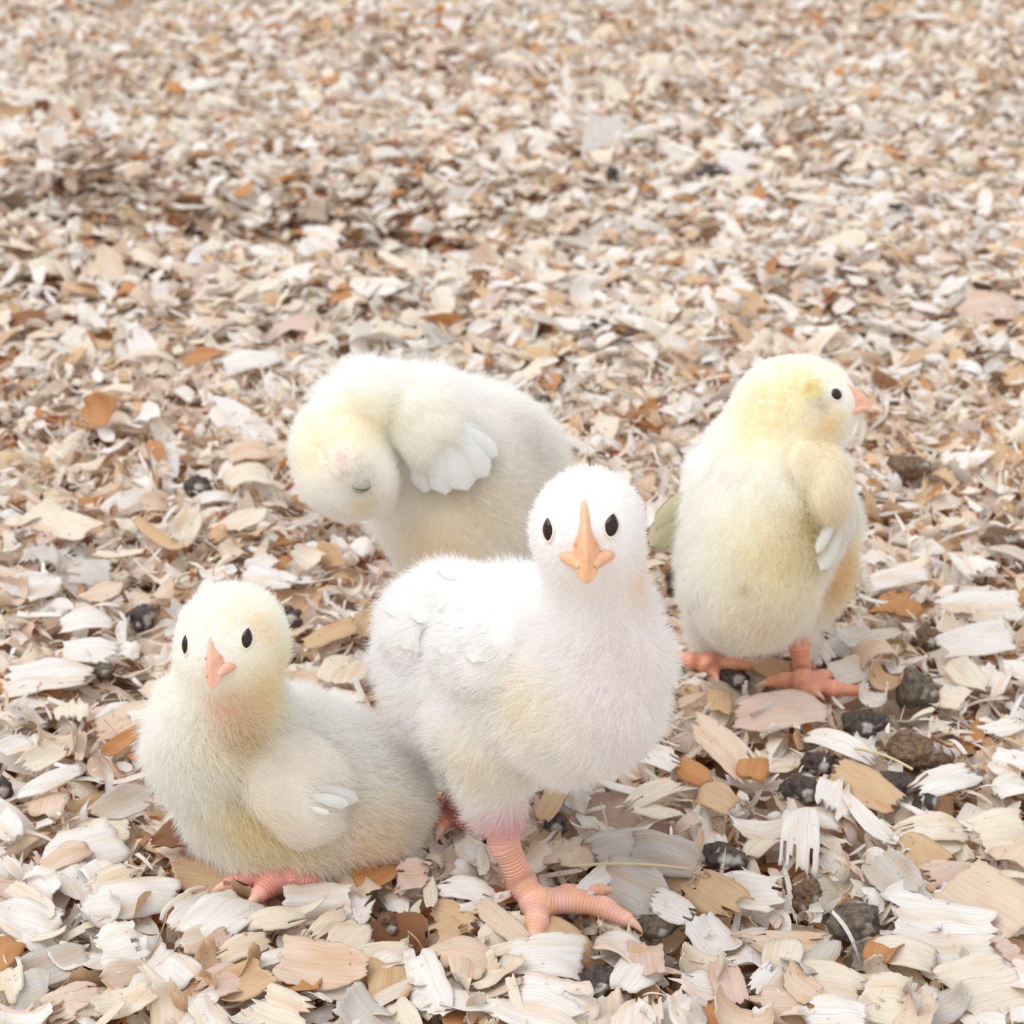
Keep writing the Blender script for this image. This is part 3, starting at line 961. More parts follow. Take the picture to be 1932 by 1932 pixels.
wg, wk = W.wing([(990, 1150, 70, 2.2), (920, 1160, 95, 3.0), (840, 1130, 95, 3.2), (790, 1150, 70, 3.0), (870, 1220, 80, 3.0), (930, 1240, 60, 2.4), (780, 1200, 55, 2.6)], 6, 30000, 0.0040, (740, 1230), WHITE, np.random.default_rng(22))
for (x0, y0, x1, y1, w) in ((915, 1195, 905, 1312, 74), (875, 1185, 862, 1290, 74), (840, 1175, 815, 1262, 74), (805, 1150, 768, 1222, 76), (790, 1110, 738, 1160, 72), (815, 1075, 765, 1098, 60),
                            (880, 1140, 845, 1235, 78), (850, 1105, 795, 1180, 78), (880, 1080, 830, 1090, 60), (930, 1150, 900, 1250, 74)):
    p0, n0 = wk.hit(x0, y0); p1, n1 = wk.hit(x1, y1)
    add_feather(wg, p0 + n0 * 0.0004, p1 + n1 * 0.0019, n0 + n1, w * mpp(p0), M_FEATHER, 0.05, notch=0.06)

# --- the sitting chick
S = Chick('cream chick sitting on the shavings at the lower left, head turned aside', (560, 1655),
    [('b', 385, 1398, .362, 92, 12), ('b', 432, 1438, .364, 78, 12), ('b', 500, 1460, .372, 132, 14), ('b', 580, 1480, .372, 140, 12), ('b', 690, 1520, .372, 105, 14), ('b', 610, 1545, .371, 100, 12),
     ('c', 425, 1345, .358, 92, 438, 1240, .356, 82, 12), ('b', 434, 1206, .354, 82, 9), ('b', 442, 1192, .357, 75, 6), ('b', 480, 1555, .366, 80, 12)],
    (434, 1206, .354, 82),
    [{'pts': [(540, 1630, .36, 3.2), (545, 1652, None, 3.2)]},
     {'pts': [(545, 1652, None, 3.2), (490, 1652, None, 2.6), (435, 1668, None, 2.2)], 'claw': True},
     {'pts': [(545, 1656, None, 3.2), (510, 1668, None, 2.6), (490, 1686, None, 2.3)], 'claw': True},
     {'pts': [(545, 1652, None, 3.0), (570, 1662, None, 2.4), (590, 1664, None, 2.0)], 'claw': True},
     {'pts': [(450, 1585, .366, 3.0), (435, 1598, None, 2.8), (400, 1592, None, 2.4), (372, 1594, None, 2.0)], 'claw': True},
     {'pts': [(450, 1590, None, 2.6), (425, 1612, None, 2.2)], 'claw': True}])
f, u = head_frame(-0.20, -0.14, 0.26)
sS = 0.78e-3
hb = S.head_c + f * 0.0009 + u * 0.0018 + np.array((0.0008, 0, 0))
add_beak(S.root, hb, f, u, sS, M_BEAK2)
S.beak_tip = hb + f * 0.016
for (px, py, sl) in ((466, 1204, (-6, 18)), (350, 1216, (6, 12))):
    p = add_eye(S.root, S.skin, px, py, sl, 0.0026, 0.0015, pinch=0.6)
    S.bare.append((p, 0.0017)); S.short.append((p, 0.002, 0.006, 0.4))
S.short.append((hb + f * 0.011, 0.004, 0.011, 0.4)); S.bare.append((hb + f * 0.0098 + u * 0.001, 0.0028)); S.bare.append((hb + f * 0.0085 + u * 0.0055, 0.0012))
for px, py, r, c, a in ((500, 1300, .011, YEL, .65), (480, 1550, .010, YEL, .8), (540, 1610, .009, YEL, .5), (440, 1420, .010, YEL, .2), (490, 1190, .004, srgb(250, 225, 190), .5), (430, 1170, .010, srgb(253, 249, 234), .5),
                        (700, 1600, .012, srgb(250, 236, 214), .7), (430, 1330, .005, srgb(246, 220, 208), .5), (455, 1385, .005, srgb(228, 204, 156), .45)):
    S.blobs.append((S.skin.hit(px, py)[0], r, c, a))
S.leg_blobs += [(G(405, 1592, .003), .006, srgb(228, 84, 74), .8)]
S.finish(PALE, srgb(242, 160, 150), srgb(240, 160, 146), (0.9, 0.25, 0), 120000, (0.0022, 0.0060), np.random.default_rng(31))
wg, wk = S.wing([(505, 1435, 52, 3.4), (555, 1455, 72, 4.2), (600, 1490, 62, 4.0), (560, 1515, 58, 4.0), (520, 1480, 45, 3.8), (580, 1545, 42, 3.4)], 6, 16000, 0.0036, (680, 1540), srgb(254, 250, 246), np.random.default_rng(32))
for (x0, y0, x1, y1, w) in ((590, 1480, 655, 1506, 30), (582, 1498, 640, 1516, 24), (580, 1520, 612, 1528, 12)):
    p0, n0 = wk.hit(x0, y0); p1, n1 = wk.hit(x1, y1)
    add_feather(wg, p0 + n0 * 0.0006, p1 + n1 * 0.0036, n0 + n1, w * mpp(p0), M_FEATHER, 0.06)

# --- the yellow-headed chick that stands with its back to the camera
R = Chick('pale yellow chick standing at the right with its back turned, looking right', (1430, 1270),
    [('b', 1412, 1085, .450, 116, 12), ('b', 1440, 965, .464, 138, 14), ('b', 1520, 985, .480, 92, 12), ('b', 1455, 880, .472, 98, 12),
     ('c', 1460, 860, .474, 96, 1478, 790, .476, 80, 12), ('b', 1487, 765, .476, 82, 9), ('b', 1535, 758, .474, 64, 8), ('b', 1568, 768, .473, 40, 7),
     ('c', 1535, 1090, .472, 66, 1508, 1180, .462, 27, 9), ('c', 1345, 1130, .464, 52, 1335, 1205, .466, 21, 8), ('b', 1420, 1130, .447, 78, 9)],
    (1500, 765, .476, 84),
    [{'pts': [(1506, 1165, .462, 3.3), (1508, 1220, .459, 2.8), (1514, 1272, .4565, 2.8), (1516, 1286, None, 2.8)]},
     {'pts': [(1516, 1286, None, 2.8), (1570, 1298, None, 2.0), (1622, 1303, None, 1.6)], 'claw': True},
     {'pts': [(1516, 1284, None, 2.6), (1550, 1278, None, 2.0), (1578, 1268, None, 1.6)], 'claw': True},
     {'pts': [(1516, 1284, None, 2.6), (1480, 1284, None, 2.0), (1452, 1287, None, 1.6)], 'claw': True},
     {'pts': [(1516, 1288, None, 2.4), (1520, 1298, None, 1.9), (1535, 1305, None, 1.5)], 'claw': True},
     {'pts': [(1335, 1195, .466, 3.1), (1334, 1225, .467, 2.7), (1334, 1250, None, 2.8)]},
     {'pts': [(1334, 1250, None, 2.7), (1380, 1252, None, 2.0), (1425, 1257, None, 1.6)], 'claw': True},
     {'pts': [(1334, 1250, None, 2.6), (1305, 1246, None, 2.0), (1272, 1234, None, 1.6)], 'claw': True},
     {'pts': [(1334, 1248, None, 2.5), (1352, 1234, None, 1.9), (1366, 1220, None, 1.5)], 'claw': True},
     {'pts': [(1334, 1250, None, 2.4), (1343, 1262, None, 1.7), (1350, 1275, None, 1.2)], 'claw': True}])
f, u = nrm((0.97, -0.20, 0.02)), np.array((0.0, 0.0, 1.0))
sR = 0.80e-3
hb = U(1564, 754, .472)
add_beak(R.root, hb, f, u, sR * 0.84, M_BEAK2, 0.3)
R.beak_tip = hb + nrm(f) * 0.012
p = add_eye(R.root, R.skin, 1578, 744, (14, 0), 0.0021, 0.0019)
R.bare.append((p, 0.0020)); R.short.append((p, 0.002, 0.007, 0.35))
q = p + 2 * np.array((0, 1, 0)) * 0.0078
pe = R.skin.bvh.find_nearest(Vector(q))
R.short.append((hb + nrm(f) * 0.008, 0.004, 0.011, 0.4)); R.bare.append((hb + nrm(f) * 0.0075, 0.0032))
for px, py, r, c, a in ((1500, 740, .012, srgb(252, 243, 208), .6), (1440, 790, .010, srgb(252, 244, 214), .6), (1552, 762, .0034, srgb(205, 196, 182), .9), (1535, 735, .003, srgb(240, 225, 140), .7), (1565, 800, .006, srgb(248, 232, 190), .6),
                        (1480, 1050, .016, srgb(247, 240, 214), .7), (1590, 1080, .012, srgb(248, 230, 190), .8), (1405, 1110, .0014, srgb(200, 190, 150), .6), (1440, 1180, .012, srgb(250, 242, 224), .5), (1540, 1000, .008, srgb(226, 212, 160), .7)):
    R.blobs.append((R.skin.hit(px, py)[0], r, c, a))
R.short.append((R.skin.hit(1552, 762)[0], 0.003, 0.005, 0.3))
R.finish(srgb(254, 253, 250), srgb(240, 160, 128), srgb(242, 166, 132), (-0.35, -0.6, 0), 105000, (0.0024, 0.0050), np.random.default_rng(41))
wg, wk = R.wing([(1530, 880, 52, 2.6), (1575, 890, 42, 2.6), (1560, 930, 46, 3.4), (1552, 955, 34, 3.2)], 6, 14000, 0.0034, (1550, 1070), srgb(252, 246, 230), np.random.default_rng(42))
for (x0, y0, o, x1, y1, w) in ((1592, 945, .0085, 1547, 1078, 44), (1580, 955, .0050, 1540, 1045, 24), (1602, 945, .0070, 1576, 1062, 36), (1612, 940, .0060, 1598, 1030, 30)):
    p0, p1 = U(x0, y0, R.skin.hit(x0, y0)[0][1] - 0.0060), U(x1, y1, R.skin.hit(x1, y1)[0][1] - o)
    add_feather(wg, p0, p1, np.array((0.25, -0.9, 0.3)), w * mpp(p0), M_FEATHER, 0.05)
# the far wing, its tip seen past the flank
c0, c1 = U(1300, 930, .462), U(1232, 1028, .466)
wpr = [Capsule(U(1335, 890, .466), U(1308, 960, .464), 0.0065, 0.0045, 0.004), Capsule(U(1308, 960, .464), U(1285, 1000, .465), 0.004, 0.0025, 0.004)]
sk = Skin(wpr, 0.0008)
wf = link('wing', mesh_data('wing', sk.V, sk.F, True, [('col', 'FLOAT_COLOR', rgba(R.colour(sk.V))), ('leg', 'FLOAT', np.zeros(len(sk.V))), ('leg_run', 'FLOAT', np.zeros(len(sk.V)))]), M_BODY, R.root)
grow_down('wing_down', wf, sk.V, sk.F, sk.N, 5000, lambda P: np.full(len(P), 0.0032), lambda P: np.repeat(nrm(c1 - c0)[None], len(P), 0), lambda P: np.ones(len(P)), R.colour, np.random.default_rng(43), lay=0.75)
for (x0, y0, x1, y1, w) in ((1300, 940, 1226, 1032, 50), (1305, 960, 1240, 1036, 50), (1305, 980, 1258, 1030, 44), (1296, 925, 1236, 1000, 40)):
    add_feather(wf, U(x0, y0, .4625), U(x1, y1, .464), np.array((-0.3, -0.75, 0.5)), w * 1.67e-4, M_FEATHER_SHADED, 0.05)

# --- the chick that preens itself behind
B = Chick('cream chick bent over preening its breast behind the white chick, eye closed', (900, 1185),
    [('b', 885, 860, .505, 132, 14), ('b', 890, 960, .495, 130, 14), ('b', 870, 1030, .490, 100, 14), ('b', 955, 890, .515, 105, 14), ('b', 800, 810, .495, 88, 12),
     ('c', 790, 790, .495, 72, 690, 770, .488, 62, 12), ('c', 690, 770, .488, 62, 622, 840, .476, 52, 12), ('c', 622, 840, .476, 52, 640, 890, .470, 62, 10), ('b', 650, 895, .468, 72, 8), ('b', 685, 915, .470, 48, 8), ('b', 770, 960, .492, 62, 10),
     ('c', 850, 1080, .492, 50, 855, 1130, .49, 22, 8), ('c', 940, 1080, .495, 50, 945, 1130, .493, 22, 8)],
    (650, 895, .468, 74),
    [{'pts': [(855, 1120, .49, 3.2), (860, 1165, .489, 2.8), (862, 1185, None, 2.8)]},
     {'pts': [(862, 1185, None, 2.8), (830, 1195, None, 2.0), (800, 1200, None, 1.6)], 'claw': True},
     {'pts': [(862, 1185, None, 2.8), (845, 1205, None, 2.0), (830, 1222, None, 1.6)], 'claw': True},
     {'pts': [(862, 1185, None, 2.8), (840, 1180, None, 2.0), (812, 1176, None, 1.6)], 'claw': True},
     {'pts': [(945, 1120, .493, 3.2), (948, 1160, .492, 2.8), (950, 1178, None, 2.8)]},
     {'pts': [(950, 1178, None, 2.8), (920, 1188, None, 2.0), (890, 1194, None, 1.6)], 'claw': True},
     {'pts': [(950, 1178, None, 2.8), (935, 1195, None, 2.0), (920, 1210, None, 1.6)], 'claw': True},
     {'pts': [(950, 1178, None, 2.8), (928, 1174, None, 2.0), (900, 1170, None, 1.6)], 'claw': True}], 0.001)
RIGHT, UPV, FWD = np.array((1.0, 0, 0)), np.array((0, SP, CP)), np.array((0, CP, -SP))
f = nrm(RIGHT * 0.72 - UPV * 0.62 + FWD * 0.60); u = nrm(-RIGHT * 0.62 - UPV * 0.75 - FWD * 0.1)
hb = B.head_c + f * 0.002
add_beak(B.root, hb, f, u, 0.80e-3, M_BEAK2)
B.beak_tip = hb + f * 0.014
p = add_eye(B.root, B.skin, 683, 918, (16, 1), 0.0031, 0.0024, closed=True)
B.bare.append((p, 0.0018)); B.short.append((p, 0.002, 0.010, 0.22)); B.blobs.append((p, .0042, srgb(206, 200, 188), .85))
pe, ne = B.skin.hit(644, 866)
B.short.append((pe, 0.002, 0.006, 0.3))
for px, py, r, c, a in ((645, 862, .0016, srgb(205, 120, 140), .95), (640, 875, .0035, srgb(240, 205, 200), .7), (668, 890, .006, srgb(226, 218, 206), .75), (640, 820, .010, srgb(253, 246, 224), .5), (700, 800, .010, srgb(253, 246, 224), .5), (590, 860, .008, srgb(251, 244, 222), .6),
                        (690, 948, .005, srgb(240, 230, 204), .7), (900, 960, .016, srgb(244, 238, 224), .8), (820, 1040, .012, srgb(250, 240, 220), .7), (1000, 850, .014, srgb(240, 236, 232), .8)):
    B.blobs.append((B.skin.hit(px, py)[0], r, c, a))
B.finish(srgb(254, 253, 251), LEG, LEG2, (0.85, 0.2, -0.1), 100000, (0.0028, 0.0055), np.random.default_rng(51))
wg, wk = B.wing([(790, 790, 60, 3.0), (820, 810, 62, 4.0), (830, 850, 52, 4.6)], 6, 13000, 0.0036, (890, 920), srgb(252, 250, 244), np.random.default_rng(52))
for (x0, y0, x1, y1, w, o) in ((805, 825, 815, 925, 60, 5.6), (820, 815, 850, 936, 60, 6.2), (832, 815, 884, 930, 60, 6.2), (838, 808, 915, 905, 56, 5.8), (842, 802, 930, 868, 50, 5.2), (838, 798, 912, 838, 40, 4.6),
                               (812, 820, 828, 888, 50, 7.2), (825, 812, 865, 885, 50, 7.4), (835, 806, 890, 862, 46, 7.0)):
    p0, n0 = B.skin.hit(x0, y0); p1, n1 = B.skin.hit(x1, y1)
    add_feather(wg, p0 + n0 * 0.005, p1 + n1 * o / 1000, n0 + n1, w * mpp(p0), M_FEATHER, 0.05)

CHICKS = {'walking white chick': W, 'sitting chick': S, 'back-turned chick': R, 'preening chick': B}
TREE = [c.skin.bvh for c in CHICKS.values()]

def covered(px, py):
    d = Vector(nrm(ray(px, py)))
    return any(t.ray_cast(Vector(CAM), d)[0] is not None for t in TREE)

# ---------------------------------------------------------------- droppings
def dropping(px, py, w, h, mi, label, seed):
    rg = np.random.default_rng(seed)
    c = G(px, py + h * 0.35, 0.0); c[2] = gz(c[0], c[1])
    s = mpp(c)
    V, F = ellipsoid(np.zeros(3), np.eye(3), (1, 1, 1), 30, 20)
    q = V.copy()
    for k in range(5):
        dv = nrm(rg.normal(size=3)); fr = rg.uniform(2, 5.5)
        V = V * (1 + 0.10 * np.sin(q @ dv * fr + rg.random() * 6))[:, None]
    for k in range(5):
        dv = nrm(rg.normal(size=3)); fr = rg.uniform(8, 20)
        V = V * (1 + 0.035 * np.sin(q @ dv * fr + rg.random() * 6))[:, None]
    for k in range(9):
        dv = nrm(rg.normal(size=3))
        V = V + q * (0.22 * np.exp(-((q - dv) ** 2).sum(-1) / 0.12))[:, None]
    hz = h * s * 0.5 * 1.15
    V = V * np.array((w * s * 0.5, max(w * 0.42, h * 0.5) * s, hz))
    o = link('dropping', mesh_data('dropping', V, F), M_DROP[mi])
    o.location = (c[0], c[1], c[2] + hz * 0.62 + 0.0006)
    o.rotation_euler = (0, 0, rg.uniform(-0.3, 0.3))
    return tag(o, label, 'dropping', 'dark droppings on the litter')

DROPS = [
    (1730, 1305, 68, 66, 0, 'round grey-brown dropping with a white cap right of the standing chick'),
    (272, 1166, 52, 48, 1, 'dark lumpy dropping left of the sitting chick\'s head'),
    (372, 920, 50, 28, 1, 'dark flat dropping left of the preening chick\'s head'),
    (548, 1164, 40, 26, 1, 'dark dropping peeping out just right of the sitting chick\'s head'),
    (1716, 882, 76, 30, 2, 'brown dropping right of the back-turned chick\'s wing'),
    (1748, 1206, 58, 30, 2, 'brown flat dropping behind the round grey dropping'),
    (1722, 1418, 120, 50, 2, 'largest brown dropping, flattened, below the round grey one'),
    (1540, 1442, 62, 38, 1, 'dark dropping with white top between two curled shavings, lower right'),
    (1515, 1492, 66, 36, 1, 'dark crumbly dropping under the white-topped one, lower right'),
    (1625, 1368, 64, 40, 1, 'dark dropping in front of the back-turned chick\'s right foot'),
    (1360, 1612, 70, 44, 1, 'dark sunken dropping right of the walking chick\'s foot, among shavings'),
    (1612, 1745, 96, 46, 0, 'long grey-green dropping with white streaks near the bottom right'),
    (1702, 1482, 66, 34, 1, 'purplish dark dropping below the largest brown dropping'),
    (1745, 1510, 50, 36, 1, 'grey dark dropping, second below the largest brown dropping'),
    (1340, 324, 50, 16, 1, 'black dropping far back in the litter, right of the middle'),
    (1156, 334, 24, 26, 1, 'small upright black dropping far back, left of the wide black one'),
    (104, 36, 12, 14, 1, 'tiny black dropping near the top left corner'),
    (76, 396, 30, 14, 1, 'black dropping far back at the left in the dark trough'),
    (1692, 408, 34, 20, 1, 'black crumbly dropping far back at the right'),
    (1022, 758, 30, 22, 1, 'dark dropping right behind the preening chick\'s back'),
    (1352, 792, 32, 26, 2, 'brown dropping left of the back-turned chick\'s neck'),
    (1268, 1094, 30, 44, 1, 'dark dropping between walking chick and back-turned chick'),
    (1570, 1253, 34, 22, 1, 'small dark dropping right of the back-turned chick\'s right shank'),
    (1048, 1556, 44, 28, 1, 'dark white-streaked dropping just right of the walking chick\'s shank'),
    (1520, 1692, 60, 34, 2, 'reddish brown dropping right of the white slit shaving'),
    (1390, 1882, 50, 34, 2, 'dark brown dropping above the rolled peach shaving at the bottom'),
    (1604, 1100, 34, 24, 1, 'small dark dropping right of the back-turned chick\'s wing tip'),
    (196, 1266, 36, 26, 0, 'greenish dropping on the litter left of the sitting chick\'s neck'),
    (8, 1488, 30, 44, 1, 'dark dropping cut by the left edge of the picture'),
    (1606, 530, 50, 20, 2, 'dark brown dropping behind the back-turned chick\'s head, farther back'),
    (1075, 1716, 50, 18, 0, 'grey dropping under the walking chick\'s long toe'),
    (1240, 1752, 66, 30, 0, 'grey mouldy dropping just beyond the walking chick\'s longest toe'),
    (1310, 1700, 0, 0, 0, ''),
    (735, 1745, 44, 40, 2, 'reddish brown dropping right of the cream ribbon, bottom middle'),
    (1130, 1855, 70, 34, 1, 'dark dropping under shavings at the bottom, right of the middle'),
    (1885, 1018, 66, 34, 2, 'brown dropping at the right edge, level with the preening chick'),
    (1385, 1278, 56, 18, 1, 'dark dropping under the back-turned chick\'s left foot'),
    (1130, 622, 44, 20, 1, 'black dropping in the middle distance, above the walking chick\'s head'),
    (1435, 455, 0, 0, 0, ''),
    (1050, 418, 22, 12, 1, 'tiny black dropping far back, left of the upright one'),
]
for i, (px, py, w, h, mi, lab) in enumerate(DROPS):
    if w:
        dropping(px, py, w, h, mi, lab, 100 + i)

# ---------------------------------------------------------------- single shavings that can be told apart
def place(name, V, F, g, centre, xdir, normal, tone, label, group, cat='wood shaving', me=None):
    if me is None:
        me = mesh_data(name, V, F, True, [('grain', 'FLOAT_VECTOR', g)])
        me.materials.append(M_WOOD)
    o = bpy.data.objects.new(name, me)
    COL.objects.link(o)
    x = nrm(xdir); z = nrm(normal - (normal @ x) * x); y = np.cross(z, x)
    Mx = Matrix(((x[0], y[0], z[0], centre[0]), (x[1], y[1], z[1], centre[1]), (x[2], y[2], z[2], centre[2]), (0, 0, 0, 1)))
    o.matrix_world = Mx
    c = TONES[tone] * 1.0
    o.color = tuple(c) + (1,)
    return tag(o, label, cat, group)

